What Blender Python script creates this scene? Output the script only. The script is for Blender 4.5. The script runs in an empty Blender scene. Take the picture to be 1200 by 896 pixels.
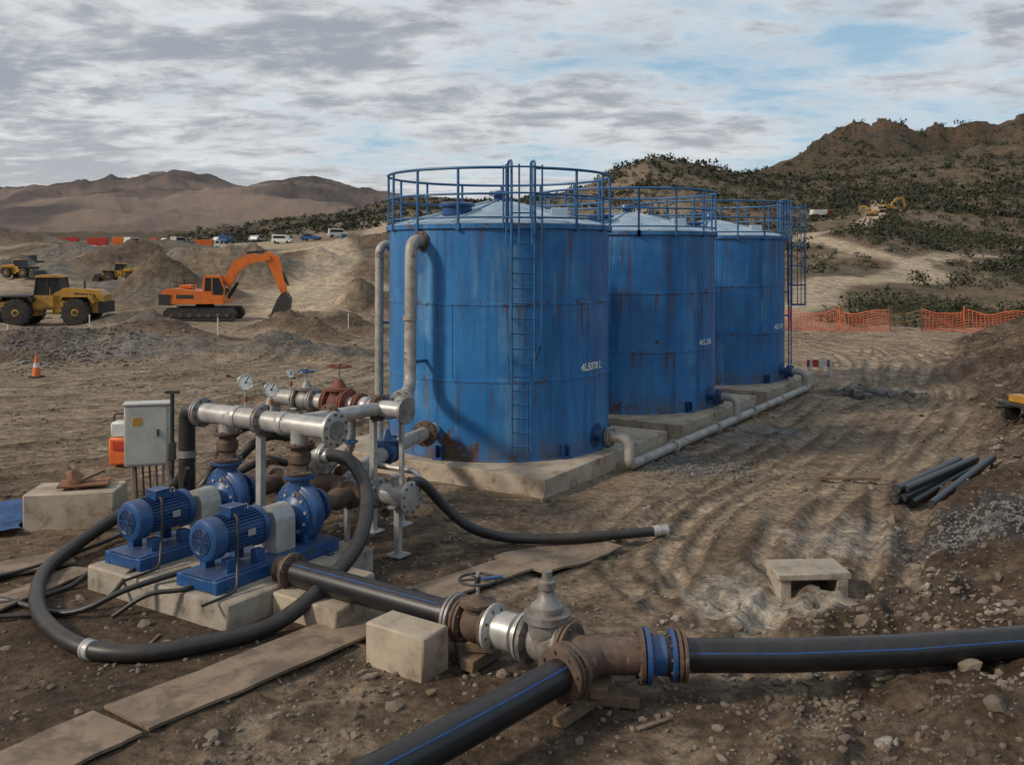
import bpy, math, random
import numpy as np
from mathutils import Vector, Matrix
random.seed(7); rng=np.random.default_rng(11)
rad=math.radians
scene=bpy.context.scene
# ------------------------------------------------------------ noise
def hash2(ix,iy,seed):
    n=(ix*374761393+iy*668265263+seed*1442695041)&0xffffffff
    n=((n^(n>>13))*1274126177)&0xffffffff
    return ((n^(n>>16))&0xffffff)/float(0xffffff)
def vn(x,y,seed=0):
    x=np.asarray(x,float);y=np.asarray(y,float)
    ix=np.floor(x).astype(np.int64);iy=np.floor(y).astype(np.int64)
    fx=x-ix;fy=y-iy
    fx=fx*fx*fx*(fx*(fx*6-15)+10);fy=fy*fy*fy*(fy*(fy*6-15)+10)
    a=hash2(ix,iy,seed);b=hash2(ix+1,iy,seed);c=hash2(ix,iy+1,seed);d=hash2(ix+1,iy+1,seed)
    return (a*(1-fx)+b*fx)*(1-fy)+(c*(1-fx)+d*fx)*fy
def fbm(x,y,o=4,seed=0):
    t=0;a=.5;n=0
    for i in range(o):
        t=t+a*vn(x,y,seed+i*17);n+=a;a*=.5
        x,y=(x*.8+y*.6)*2.0+3.1,(-x*.6+y*.8)*2.0+1.7
    return t/n
def ridg(x,y,o=4,seed=0):
    t=0;a=.5;n=0
    for i in range(o):
        t=t+a*(1-np.abs(2*vn(x,y,seed+i*13)-1));n+=a;a*=.5
        x,y=(x*.8+y*.6)*2.03+5.2,(-x*.6+y*.8)*2.03+1.3
    return t/n
def sm(x,a=0.,b=1.):
    t=np.clip((x-a)/(b-a),0,1);return t*t*(3-2*t)
def pdist(X,Y,pts):
    best=np.full(X.shape,1e9);side=np.zeros(X.shape);al=np.zeros(X.shape);L=0
    for (x0,y0),(x1,y1) in zip(pts[:-1],pts[1:]):
        dx,dy=x1-x0,y1-y0;l=math.hypot(dx,dy)
        t=np.clip(((X-x0)*dx+(Y-y0)*dy)/(l*l),0,1)
        ex=X-x0-t*dx;ey=Y-y0-t*dy;d=np.hypot(ex,ey)
        m=d<best
        best=np.where(m,d,best);side=np.where(m,np.sign(ex*dy-ey*dx),side);al=np.where(m,L+t*l,al);L+=l
    return best,side,al
def crom(pts,n=8):
    P=[Vector(p) for p in pts];P=[P[0]*2-P[1]]+P+[P[-1]*2-P[-2]];o=[]
    for i in range(1,len(P)-2):
        for k in range(n):
            t=k/n;a,b,c,d=P[i-1],P[i],P[i+1],P[i+2]
            o.append(.5*((2*b)+(c-a)*t+(2*a-5*b+4*c-d)*t*t+(3*b-a-3*c+d)*t**3))
    o.append(P[-2]);return o
def pl2(pts,n=4): return [(p.x,p.y) for p in crom([(a,b,0) for a,b in pts],n)]
ROADS=[pl2([(0.6,8.5),(1.8,11.2),(3.4,14.2),(6.6,19.4),(10.4,25.8),(13.6,33),(15.6,42),(12.5,49.5),(3,54),(-12,54)]),
       pl2([(4.4,13),(5.6,15.4),(8.8,20.6),(12.8,27.2),(16.4,35),(18.8,44),(16.5,52.5)]),
       pl2([(-18,19),(-10,24.5),(-5.5,31),(-2,41),(6,52)]),
       pl2([(-18,27),(-11,32),(-6,43),(-2,52)]),
       pl2([(-16,15.5),(-9,20),(-4.6,24),(0,33),(6,44),(13,50)])]
ROADF=pl2([(-12,56),(-17,75),(-20,100),(-24,130),(-36,160),(-30,200),(-34,250)])
ROADR=pl2([(13,58),(24,75),(30,90),(50,110),(46,150),(72,190),(90,230)])
ROADQ=pl2([(34,92),(60,130),(95,150),(120,190)])
PX=lambda L:[((x-600)/1108.,z) for x,z in L]
RINGS=[(58,PX([(0,0),(1200,0)])),
 (72,PX([(0,.3),(400,.2),(600,0),(900,.2),(1000,.6),(1100,-.2),(1200,-.6)])),
 (100,PX([(0,1.5),(450,1.5),(600,1),(900,1.8),(960,2.6),(1100,1.4),(1200,1.2)])),
 (180,PX([(0,5.6),(300,5.6),(400,6.2),(600,7),(880,7.5),(950,8.6),(1040,10.0),(1120,8),(1200,7)])),
 (300,PX([(-200,8),(0,8.3),(180,8),(300,10),(400,14.5),(455,17),(600,20),(690,25),(730,31),(760,34),(800,33.5),(840,30),(880,27.5),(940,26),(1010,27),(1100,30),(1200,32),(1400,35)])),
 (450,PX([(-200,9),(100,9),(180,11),(300,18),(400,24),(455,28),(600,30),(760,36),(840,38.7),(880,41),(940,50),(985,61),(1010,64.5),(1050,61),(1080,58),(1120,60),(1150,64),(1200,69),(1400,80)])),
 (700,PX([(-200,20),(300,20),(600,25),(900,45),(1200,60)])),
 (1000,PX([(-200,42),(0,45),(300,55),(600,40),(1200,60)])),
 (1500,PX([(-300,120),(0,105),(60,111),(110,107),(160,113),(200,124),(250,122),(290,107),(340,118),(365,123),(410,110),(455,97),(600,85),(800,60),(1200,60)])),
 (2300,PX([(0,90),(1200,40)])),(5000,PX([(0,0),(1200,0)]))]
MOUNDS=[(-22,42,3,1.2,.7),(-17.5,44,3.2,1.3,.9),(-14,40.5,2.2,1,.6),(-19,37,3.4,1,.6),(-24,47,4,1.5,.5),(-12.6,52,2.0,1.2,.9),(-10.5,53,2,1,.6),(-10.5,66,2.6,2.0,2.2),(-8,70,2.6,2.0,1.7),(-15,69,4,2.5,.8),
 (-36,82,5,4,1.2),(-27,80,4,3,1.8),(-33,106,6,5,2.4),(-28,108,5,4,2.2),(-52,128,8,6,2.4),(-100,185,12,10,3.4),(-118,190,20,10,3),(-62,165,8,8,1.6),(-25,118,6,5,2.6),(-43,74,4,2.5,.7),
 (-12,94,6,5,3.0),(-20,140,10,6,3.0),(30,62,6,3,-1.4),(36,80,9,6,-1.8),(4.9,7.9,1.2,.7,.16)]
mr=random.Random(3)
for k in range(44):
    x=mr.uniform(-31,-7);y=mr.uniform(38,60);q=x/y
    if y>46 and (-.545<q<-.41 or -.37<q<-.23): continue
    MOUNDS.append((x,y,mr.uniform(1.0,2.6),mr.uniform(.6,1.3),mr.uniform(.3,.85)))
for k in range(40):
    x=mr.uniform(-75,-14);y=mr.uniform(70,150);q=x/y
    if y<102 and (q<-.39): continue
    if q>-.24: continue
    MOUNDS.append((x,y,mr.uniform(2,6),mr.uniform(1.5,4),mr.uniform(.8,2.3)))
XBY=[0,7,8.6,10,10.8,13.3,15.5,21,26,33,46,60];XBX=[.2,1.3,2.2,2.9,3.3,5.3,6.9,10.0,12.6,14.9,21.5,42]
U=Vector((.534,.845,0));V=Vector((-.845,.534,0));O=Vector((-3.65,11.1,0))
def L(a,b,z=0): return O+U*a+V*b+Vector((0,0,z))
TC=[(-.27,20.),(3.08,25.3),(6.43,30.6)]
def padmask(X,Y):
    m=np.zeros(X.shape)
    for cx,cy in TC: m=np.maximum(m,1-sm(np.hypot(X-cx,Y-cy),3.4,4.6))
    c=L(1.5,.4);m=np.maximum(m,1-sm(np.hypot(X-c.x,Y-c.y),2.6,4.0))
    c=Vector((.2,9.4));m=np.maximum(m,1-sm(np.hypot(X-c.x,Y-c.y),1.6,2.6))
    return m
def bankd(X,Y): return (X-np.interp(Y,XBY,XBX))*.75
def height(X,Y,full=False):
    X=np.asarray(X,float);Y=np.asarray(Y,float)
    r=np.hypot(X,Y)+1e-6;az=np.arctan2(X,Y);azc=np.clip(az,-.85,.85)
    D=r*np.cos(azc);t=np.tan(azc)
    ld=np.log(np.clip(D,40,4900))
    zs=[np.interp(t,[a for a,_ in R[1]],[b for _,b in R[1]]) for R in RINGS]
    z=zs[0].copy()
    for i in range(len(RINGS)-1):
        k=(ld-math.log(RINGS[i][0]))/(math.log(RINGS[i+1][0])-math.log(RINGS[i][0]))
        k=np.clip(k,0,1);k=k*k*(3-2*k)*.6+k*.4
        z=np.where(ld>=math.log(RINGS[i][0]),zs[i]*(1-k)+zs[i+1]*k,z)
    far=sm(D,64,130)
    z+=far*(fbm(X/18,Y/18,4,5)-.5)*(1.0+1.2*sm(t,0,.2))
    f2=sm(D,200,310)
    z+=f2*(ridg(X/60,Y/60,5,9)-.58)*10*sm(np.abs(t),.0,.12)*(.35+.65*sm(t,-.2,.1)+.4*sm(D,330,500)*(t<0))+f2*(fbm(X/12,Y/12,3,31)-.5)*2.0
    fr=sm(D,330,440)*(1-sm(D,500,700))*sm(t,.28,.36)
    cl=fbm(X/14,Y/14,4,77);z+=fr*(np.floor(cl*9)/9+ (cl-.5)*.6-.45)*13
    f3=sm(D,650,1200);z+=f3*(ridg(X/330,Y/330,6,41)-.6)*85*(1-sm(D,1350,1500)*.72)
    pm=padmask(X,Y);nr=1-sm(D,90,160)
    q=1-pm*.75
    z+=nr*q*((fbm(X/6,Y/6,3,1)-.5)*.24+(fbm(X/1.3,Y/1.3,3,2)-.5)*.10+(fbm(X/.33,Y/.33,3,3)-.5)*.05)
    bd=bankd(X,Y)+ (fbm(X/1.5,Y/1.5,3,8)-.5)*1.2
    bk=sm(bd,0,4.5)*1.6+sm(bd,-.1,.8)*.24
    bk*=(.36+.64*sm(Y,9.4,11.8))*(1-sm(D,46,58))*(Y>0)
    lump=sm(bd,-.2,1.0)*(1-sm(D,48,60))
    z+=bk+lump*((fbm(X/.8,Y/.8,3,21)-.5)*.5+(ridg(X/.3,Y/.3,3,22)-.5)*.15)*(.65+.35*sm(Y,9.6,11))
    tr=np.zeros(X.shape);rd=np.zeros(X.shape);eb=np.zeros(X.shape)
    if X.size>1000: nearsel=(D<62)&(Y>0)
    else: nearsel=np.ones(X.shape,bool)
    if nearsel.any():
        x_,y_=X[nearsel],Y[nearsel];zz=np.zeros(x_.shape);t_=np.zeros(x_.shape);r_=np.zeros(x_.shape);e_=np.zeros(x_.shape)
        trd=1-sm(y_,17,26)
        for i,R in enumerate(ROADS):
            d,s,al=pdist(x_,y_,R)
            ds=d*s+(vn(al/4,al*0+i,60)-.5)*.4
            r_=np.maximum(r_,(1-sm(d,1.8,4.2)))
            for k,(o,wd,dp) in enumerate([(-1.05,.19,.085),(.95,.19,.085),(-.45,.13,.045),(1.7,.16,.06),(-1.9,.16,.05),(2.5,.14,.035),(.35,.12,.035),(-2.7,.15,.035)]):
                o2=o+(vn(al/7,al*0+k*3.3,50+i)-.5)*.7
                st=sm(vn(al/3.5,al*0+k*7.7,90+i),.15,.55)
                u=np.abs(ds-o2);lug=np.sin(al*2*math.pi/.3+u*16)*trd
                g=np.exp(-(u/wd)**4);be=np.exp(-((u-wd*1.6)/(wd*.45))**2)
                zz-=g*dp*st*(1+.16*lug);zz+=dp*.55*st*be
                t_=np.maximum(t_,g*st*(.8+.2*lug));e_=np.maximum(e_,be*st)
        m_=1-pm[nearsel]
        z[nearsel]+=zz*m_;tr[nearsel]=t_*m_;rd[nearsel]=r_;eb[nearsel]=e_*m_
    md=np.zeros(X.shape)
    for mx,my,sx,sy,h in MOUNDS:
        s_=(np.abs(X-mx)<sx*2.3)&(np.abs(Y-my)<sy*2.3)
        if not s_.any(): continue
        x_,y_=X[s_],Y[s_]
        e=np.exp(-((x_-mx)/sx)**2-((y_-my)/sy)**2)
        z[s_]+=h*e*(.7+.6*fbm(x_/(sx*.4),y_/(sx*.4),4,int(abs(mx)*3)))+ (e*abs(h)*.16)*(ridg(x_/.9,y_/.9,3,4)-.5)
        md[s_]=np.maximum(md[s_],sm(e,.08,.4))
    if full: return z,D,t,pm,bd,tr,rd,eb,md
    return z
def gz(x,y): return float(height(np.array([x]),np.array([y]))[0])
# ------------------------------------------------------------ materials
def NT(name):
    m=bpy.data.materials.new(name);m.use_nodes=True;nt=m.node_tree
    return m,nt,nt.nodes['Principled BSDF']
def nd(nt,t,**k):
    n=nt.nodes.new(t)
    for a,b in k.items(): setattr(n,a,b)
    return n
def sock(nt,s,v):
    if isinstance(v,bpy.types.NodeSocket): nt.links.new(v,s)
    else: s.default_value=v
def noise(nt,vec,scale,detail=6,rough=.6,dist=0):
    n=nd(nt,'ShaderNodeTexNoise');nt.links.new(vec,n.inputs['Vector'])
    n.inputs['Scale'].default_value=scale;n.inputs['Detail'].default_value=detail;n.inputs['Roughness'].default_value=rough;n.inputs['Distortion'].default_value=dist
    return n.outputs['Fac']
def mth(nt,op,a,b=0,c=0):
    n=nd(nt,'ShaderNodeMath',operation=op);sock(nt,n.inputs[0],a);sock(nt,n.inputs[1],b);sock(nt,n.inputs[2],c);return n.outputs[0]
def stp(nt,v,a,b,lo=0.,hi=1.):
    n=nd(nt,'ShaderNodeMapRange',interpolation_type='SMOOTHSTEP');sock(nt,n.inputs[0],v);n.inputs[1].default_value=a;n.inputs[2].default_value=b;n.inputs[3].default_value=lo;n.inputs[4].default_value=hi;return n.outputs[0]
def mix(nt,f,a,b,mode='MIX'):
    n=nd(nt,'ShaderNodeMix',data_type='RGBA',blend_type=mode);sock(nt,n.inputs[0],f)
    for i,v in((6,a),(7,b)):
        sock(nt,n.inputs[i],v if isinstance(v,bpy.types.NodeSocket) else (*v,1))
    return n.outputs[2]
def ocoord(nt):
    return nd(nt,'ShaderNodeTexCoord').outputs['Object']
def bump(nt,bs,h,st=.3,dist=.02):
    b=nd(nt,'ShaderNodeBump');b.inputs['Strength'].default_value=st;b.inputs['Distance'].default_value=dist;nt.links.new(h,b.inputs['Height']);nt.links.new(b.outputs[0],bs.inputs['Normal'])
def mk(name,c1,c2=None,scale=4,rough=.6,metal=0,bmp=.25,bd=.01,c3=None,c3t=(.58,.7),s3=6,rvar=.15,dust=0.):
    m,nt,bs=NT(name);v=ocoord(nt);c2=c2 or tuple(x*.65 for x in c1)
    n1=noise(nt,v,scale,5,.65);col=mix(nt,stp(nt,n1,.35,.65),c1,c2);rg=None
    if c3: 
        n3=noise(nt,v,s3,6,.7,.3);k=stp(nt,n3,*c3t);col=mix(nt,k,col,c3)
        rg=mth(nt,'MULTIPLY_ADD',k,.3,rough)
        if metal: nt.links.new(mth(nt,'MULTIPLY_ADD',k,-metal,metal),bs.inputs['Metallic'])
    else:
        rg=stp(nt,noise(nt,v,scale*3,3),.3,.7,rough-rvar*.5,min(1,rough+rvar));bs.inputs['Metallic'].default_value=metal
    if dust:   # dust settles on upward faces
        g=nd(nt,'ShaderNodeNewGeometry');sp=nd(nt,'ShaderNodeSeparateXYZ');nt.links.new(g.outputs['Normal'],sp.inputs[0])
        dk=mth(nt,'MULTIPLY',stp(nt,sp.outputs[2],.1,.95,.12*dust,dust),stp(nt,noise(nt,v,9,5,.7),.3,.6,.2,1));col=mix(nt,dk,col,(.21,.155,.11))
        rg=mth(nt,'MAXIMUM',rg,mth(nt,'MULTIPLY_ADD',dk,.5,.35))
    nt.links.new(rg,bs.inputs['Roughness'])
    nt.links.new(col,bs.inputs['Base Color'])
    if bmp: bump(nt,bs,noise(nt,v,scale*8,4,.7),bmp,bd)
    return m
M={}
M['rust']=mk('rusty_steel',(.12,.07,.047),(.065,.04,.03),7,.72,0,.5,.01,c3=(.24,.195,.165),c3t=(.55,.72),dust=.3)
M['galv']=mk('galvanised_steel',(.52,.51,.48),(.35,.34,.32),3,.38,.3,.15,.004,c3=(.19,.125,.09),c3t=(.57,.72),s3=5,dust=.2)
M['gpipe']=mk('grey_painted_pipe',(.42,.40,.365),(.28,.26,.23),3,.5,.1,.2,.004,c3=(.18,.11,.075),c3t=(.55,.68),s3=4,dust=.25)
M['valve']=mk('valve_casting',(.30,.29,.27),(.17,.16,.145),6,.5,.3,.4,.006,c3=(.13,.08,.055),c3t=(.53,.68),dust=.25)
M['pblue']=mk('pump_blue_paint',(.013,.082,.24),(.009,.052,.155),4,.33,0,.2,.004,c3=(.085,.065,.05),c3t=(.57,.72),s3=8,dust=.24)
M['blue2']=mk('rail_blue_paint',(.03,.13,.29),(.02,.085,.20),3,.5,0,.2,.004,c3=(.12,.05,.03),c3t=(.61,.71),s3=5)
M['rubber']=mk('black_rubber',(.016,.016,.016),(.028,.026,.025),5,.45,0,.3,.004,c3=(.08,.066,.05),c3t=(.60,.9),s3=4,dust=.13)
M['hdpe']=mk('black_hdpe',(.010,.011,.013),(.017,.017,.019),3,.28,0,.12,.003,c3=(.07,.058,.045),c3t=(.60,.92),s3=3,dust=.08)
M['stripe']=mk('blue_stripe',(.015,.08,.29),(.02,.055,.18),8,.45,0,.1,.002,c3=(.06,.052,.045),c3t=(.5,.72))
M['conc']=mk('concrete',(.46,.385,.29),(.34,.275,.205),1.6,.85,0,.5,.012,c3=(.19,.13,.085),c3t=(.50,.70),s3=2.2,dust=.25)
M['concd']=mk('old_concrete',(.39,.34,.275),(.26,.225,.18),3,.88,0,.6,.015,c3=(.14,.105,.078),c3t=(.52,.70),s3=3,dust=.3)
M['wood']=mk('weathered_board',(.27,.195,.135),(.18,.13,.09),2.5,.85,0,.5,.008,c3=(.125,.09,.063),c3t=(.44,.58),s3=1.9,dust=.2)
M['timber']=mk('timber',(.2,.13,.08),(.12,.08,.05),6,.85,0,.5,.01)
M['white']=mk('white_paint',(.65,.65,.62),(.5,.49,.46),5,.5,0,.1,.002,c3=(.25,.2,.15),c3t=(.6,.78))
M['box']=mk('cabinet_paint',(.52,.51,.465),(.42,.405,.36),3,.5,0,.1,.002,c3=(.26,.2,.14),c3t=(.58,.8))
M['roof']=mk('tank_roof_paint',(.33,.42,.50),(.22,.32,.42),2,.55,0,.2,.005,c3=(.18,.12,.09),c3t=(.58,.72),s3=3)
M['orange']=mk('orange_paint',(.70,.165,.02),(.55,.12,.015),2,.42,0,.1,.003,c3=(.2,.13,.08),c3t=(.60,.8),dust=.2)
M['yellow']=mk('machine_yellow',(.50,.27,.03),(.36,.19,.028),2,.45,0,.1,.003,c3=(.15,.11,.07),c3t=(.52,.72),dust=.25)
M['tyre']=mk('tyre',(.022,.021,.02),(.05,.042,.034),5,.85,0,.5,.01)
M['dark']=mk('dark_metal',(.03,.03,.03),(.05,.045,.04),5,.6,.2,.3,.005)
M['cone']=mk('cone_orange',(.75,.15,.03),(.6,.12,.03),5,.5,0,.1,.002)
M['net']=mk('orange_netting',(.68,.16,.075),(.5,.11,.05),2,.6,0,0,.002)
M['red']=mk('red_paint',(.5,.045,.02),(.35,.03,.02),3,.5)
M['redrust']=mk('red_oxide',(.21,.055,.032),(.11,.038,.027),8,.7,0,.5,.01,dust=.15)
M['tarp']=mk('blue_tarp',(.02,.09,.25),(.02,.06,.17),3,.5,0,.6,.03)
M['copper']=mk('rust_plate',(.30,.12,.055),(.17,.08,.04),5,.7)
M['greenp']=mk('teal_paint',(.03,.22,.28),(.02,.16,.22),3,.5)
m,nt,bs=NT('glass_dark');bs.inputs['Base Color'].default_value=(.02,.025,.03,1);bs.inputs['Roughness'].default_value=.12;M['glass']=m
m,nt,bs=NT('gauge_face');bs.inputs['Base Color'].default_value=(.75,.75,.72,1);bs.inputs['Roughness'].default_value=.3;M['face']=m
def tankmat(seed):
    m,nt,bs=NT('tank_blue_paint');v=ocoord(nt)
    mp=nd(nt,'ShaderNodeMapping');nt.links.new(v,mp.inputs[0]);mp.inputs['Location'].default_value=(seed*3.7,seed*1.3,seed*.2);v=mp.outputs[0]
    mp2=nd(nt,'ShaderNodeMapping');nt.links.new(v,mp2.inputs[0]);mp2.inputs['Scale'].default_value=(1,1,.07)
    vs=mp2.outputs[0]
    sx=nd(nt,'ShaderNodeSeparateXYZ');nt.links.new(ocoord(nt),sx.inputs[0]);z=sx.outputs[2];x=sx.outputs[0]
    base=mix(nt,stp(nt,noise(nt,v,.7,4,.6),.3,.7),(.020,.14,.37),(.034,.195,.455))
    st=noise(nt,vs,3.2,6,.7)
    base=mix(nt,stp(nt,st,.44,.68,0,.72),base,(.014,.072,.195))
    fade=mth(nt,'MULTIPLY',stp(nt,noise(nt,vs,1.7,6,.7),.47,.68,0,.75),stp(nt,noise(nt,v,1.2,4),.38,.6))
    base=mix(nt,fade,base,(.12,.30,.50))
    sc=stp(nt,noise(nt,v,9,7,.8,1.5),.59,.67,0,.6);base=mix(nt,mth(nt,'MULTIPLY',sc,stp(nt,z,3.6,.5)),base,(.12,.2,.31))
    band=None
    for zi,w in((1.5,.11),(2.94,.12),(0.0,.36),(4.46,.17)):
        d=mth(nt,'ABSOLUTE',mth(nt,'SUBTRACT',z,zi));b=stp(nt,d,0,w,1,0);band=b if band is None else mth(nt,'MAXIMUM',band,b)
    drn=stp(nt,noise(nt,vs,7.5,5,.62),.535,.65,0,1)
    for zi,ln in((1.5,1.0),(2.94,1.3),(4.40,2.4)):
        d=mth(nt,'SUBTRACT',zi,z);b=mth(nt,'MULTIPLY',stp(nt,d,0,ln,1,0),mth(nt,'GREATER_THAN',d,0))
        base=mix(nt,mth(nt,'MULTIPLY',mth(nt,'MULTIPLY',b,drn),.85),base,(.095,.052,.036))
    rn=noise(nt,v,3.4,8,.78,.4)
    r1=mth(nt,'MULTIPLY',band,stp(nt,rn,.535,.58))
    r2=stp(nt,noise(nt,v,2.4,8,.84,.2),.622,.642)
    dx=mth(nt,'ABSOLUTE',mth(nt,'ADD',x,.75));hp=mth(nt,'MULTIPLY',stp(nt,dx,.1,1.0,1,0),stp(nt,z,.1,.75,1,0))
    r3=stp(nt,mth(nt,'ADD',mth(nt,'MULTIPLY',hp,.30 if seed==0 else .12),rn),.65,.69)
    r=mth(nt,'MAXIMUM',mth(nt,'MAXIMUM',r1,r2),r3)
    rc=mix(nt,stp(nt,noise(nt,v,14,5,.7),.35,.65),(.12,.05,.028),(.04,.023,.02))
    col=mix(nt,r,base,rc)
    dirt=mth(nt,'MULTIPLY',stp(nt,z,0,.7,.7,0),stp(nt,noise(nt,vs,5,5),.32,.62));col=mix(nt,dirt,col,(.11,.09,.072))
    nt.links.new(col,bs.inputs['Base Color'])
    nt.links.new(mth(nt,'MULTIPLY_ADD',r,.35,mth(nt,'MULTIPLY_ADD',fade,.25,.36)),bs.inputs['Roughness'])
    h=mth(nt,'ADD',mth(nt,'MULTIPLY',noise(nt,v,1.3,2),2.2),mth(nt,'MULTIPLY',r,-.15))
    bump(nt,bs,h,.4,.03)
    return m
# ------------------------------------------------------------ builder
class B:
    def __init__(s): s.v=[];s.f=[];s.m=[];s.mats=[];s.T=Matrix.Identity(4)
    def add(s,vs,fs,m):
        mat=M[m] if isinstance(m,str) else m
        if mat not in s.mats: s.mats.append(mat)
        k=s.mats.index(mat);o=len(s.v)
        s.v+=[tuple(s.T@Vector(p)) for p in vs];s.f+=[tuple(i+o for i in f) for f in fs];s.m+=[k]*len(fs)
    def tube(s,pts,r,m,seg=14,caps=True,closed=False):
        P=[Vector(p) for p in pts];n=len(P);R=r if isinstance(r,(list,tuple)) else [r]*n
        vs=[];fs=[];nrm=None
        for i in range(n):
            if closed: t=(P[(i+1)%n]-P[i-1])
            else: t=(P[min(i+1,n-1)]-P[max(i-1,0)])
            t.normalize()
            if nrm is None: nrm=t.orthogonal().normalized()
            nrm=(nrm-t*nrm.dot(t)).normalized();bn=t.cross(nrm)
            for k in range(seg):
                a=2*math.pi*k/seg;vs.append(P[i]+(nrm*math.cos(a)+bn*math.sin(a))*R[i])
        for i in range(n if closed else n-1):
            j=(i+1)%n
            for k in range(seg):
                l=(k+1)%seg;fs.append((i*seg+k,i*seg+l,j*seg+l,j*seg+k))
        if caps and not closed:
            fs.append(tuple(reversed(range(seg))));fs.append(tuple((n-1)*seg+k for k in range(seg)))
        s.add(vs,fs,m)
    def cyl(s,a,b,r,m,seg=16): s.tube([a,b],r,m,seg)
    def lathe(s,p,d,prof,m,seg=24):
        p=Vector(p);d=Vector(d).normalized();n=d.orthogonal().normalized();b=d.cross(n);vs=[];fs=[]
        for t,r in prof:
            for k in range(seg):
                a=2*math.pi*k/seg;vs.append(p+d*t+(n*math.cos(a)+b*math.sin(a))*max(r,1e-4))
        for i in range(len(prof)-1):
            for k in range(seg):
                l=(k+1)%seg;fs.append((i*seg+k,i*seg+l,(i+1)*seg+l,(i+1)*seg+k))
        fs.append(tuple(reversed(range(seg))));fs.append(tuple((len(prof)-1)*seg+k for k in range(seg)))
        s.add(vs,fs,m)
    def torus(s,c,ax,R,r,m,n=28,seg=8):
        ax=Vector(ax).normalized();a=ax.orthogonal().normalized();b=ax.cross(a);c=Vector(c)
        s.tube([c+(a*math.cos(2*math.pi*i/n)+b*math.sin(2*math.pi*i/n))*R for i in range(n)],r,m,seg,closed=True)
    def box(s,c,sz,m,rz=0,R=None,ch=None):
        c=Vector(c);x,y,z=[q/2 for q in sz];Rm=R or Matrix.Rotation(rz,3,'Z')
        ch=min(x,y,z)*.12 if ch is None else ch
        vs=[];fs=[];idx={}
        for sx in(-1,1):
            for sy in(-1,1):
                for szz in(-1,1):
                    for ax in range(3):
                        p=[sx*x,sy*y,szz*z]
                        for q in range(3):
                            if q!=ax: p[q]-=(sx,sy,szz)[q]*ch
                        idx[(sx,sy,szz,ax)]=len(vs);vs.append(c+Rm@Vector(p))
        S=(-1,1)
        def F(k):
            q=[vs[i] for i in k];n=(q[1]-q[0]).cross(q[2]-q[0])
            if n.dot(sum(q,Vector())/len(q)-c)<0:k=k[::-1]
            fs.append(tuple(k))
        for ax in range(3):
            o=[q for q in range(3) if q!=ax]
            for sg in S:
                k=[]
                for a,b in((-1,-1),(1,-1),(1,1),(-1,1)):
                    t=[0,0,0];t[ax]=sg;t[o[0]]=a;t[o[1]]=b;k.append(idx[(*t,ax)])
                F(k)
            for a in S:
                for b in S:
                    t1=[0,0,0];t1[ax]=-1;t1[o[0]]=a;t1[o[1]]=b;t2=list(t1);t2[ax]=1
                    F([idx[(*t1,o[0])],idx[(*t2,o[0])],idx[(*t2,o[1])],idx[(*t1,o[1])]])
        for sx in S:
            for sy in S:
                for q in S: F([idx[(sx,sy,q,0)],idx[(sx,sy,q,1)],idx[(sx,sy,q,2)]])
        s.add(vs,fs,m)
    def prism(s,pts,y0,y1,m):
        n=len(pts);ar=sum(pts[i][0]*pts[(i+1)%n][1]-pts[(i+1)%n][0]*pts[i][1] for i in range(n))
        if ar<0: pts=pts[::-1]
        vs=[(x,y0,z) for x,z in pts]+[(x,y1,z) for x,z in pts]
        fs=[tuple(range(n)),tuple(reversed(range(n,2*n)))]+[(i,i+n,(i+1)%n+n,(i+1)%n) for i in range(n)]
        s.add(vs,fs,m)
    def flange(s,p,d,r,m,t=.035,bolts=8,bm='rust'):
        p=Vector(p);d=Vector(d).normalized();s.lathe(p-d*t/2,d,[(0,r*.97),(.004,r),(t-.004,r),(t,r*.97)],m,24)
        n=d.orthogonal().normalized();b=d.cross(n)
        for k in range(bolts):
            a=2*math.pi*(k+.5)/bolts;c=p+(n*math.cos(a)+b*math.sin(a))*r*.83
            s.tube([c-d*(t/2+.018),c+d*(t/2+.018)],r*.075,bm,6)
    def pair(s,p,d,r,m,bm='rust'):
        d=Vector(d).normalized();p=Vector(p);s.flange(p-d*.024,d,r,m,.036,8,bm);s.flange(p+d*.024,d,r,m,.036,8,bm)
    def wheel(s,c,ax,R,m,r=.014):
        s.torus(c,ax,R,r,m);ax=Vector(ax).normalized();a=ax.orthogonal().normalized();b=ax.cross(a);c=Vector(c)
        for k in range(5):
            q=2*math.pi*k/5;s.tube([c,c+(a*math.cos(q)+b*math.sin(q))*R],r*.75,m,6)
        s.cyl(c-ax*.03,c+ax*.03,r*2.2,m,10)
    def valve(s,p,ax,r,m,wm,up=(0,0,1),h=.55,wr=.17):
        p=Vector(p);ax=Vector(ax).normalized();up=Vector(up)
        s.lathe(p-ax*.17,ax,[(0,r),(.03,r),(.08,r*1.25),(.17,r*1.4),(.26,r*1.25),(.31,r),(.34,r)],m)
        s.pair(p-ax*.18,ax,r*1.6,m);s.pair(p+ax*.18,ax,r*1.6,m)
        s.lathe(p,up,[(0,r*1.05),(r*1.35,r*1.0),(r*1.4,r*1.35),(r*1.4+.035,r*1.35),(r*1.45+.035,r*.8),(h*.62,r*.42),(h*.66,r*.3)],m)
        s.cyl(p+up*h*.6,p+up*(h+.07),.018,'galv',8)
        s.wheel(p+up*h,up,wr,wm)
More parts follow.
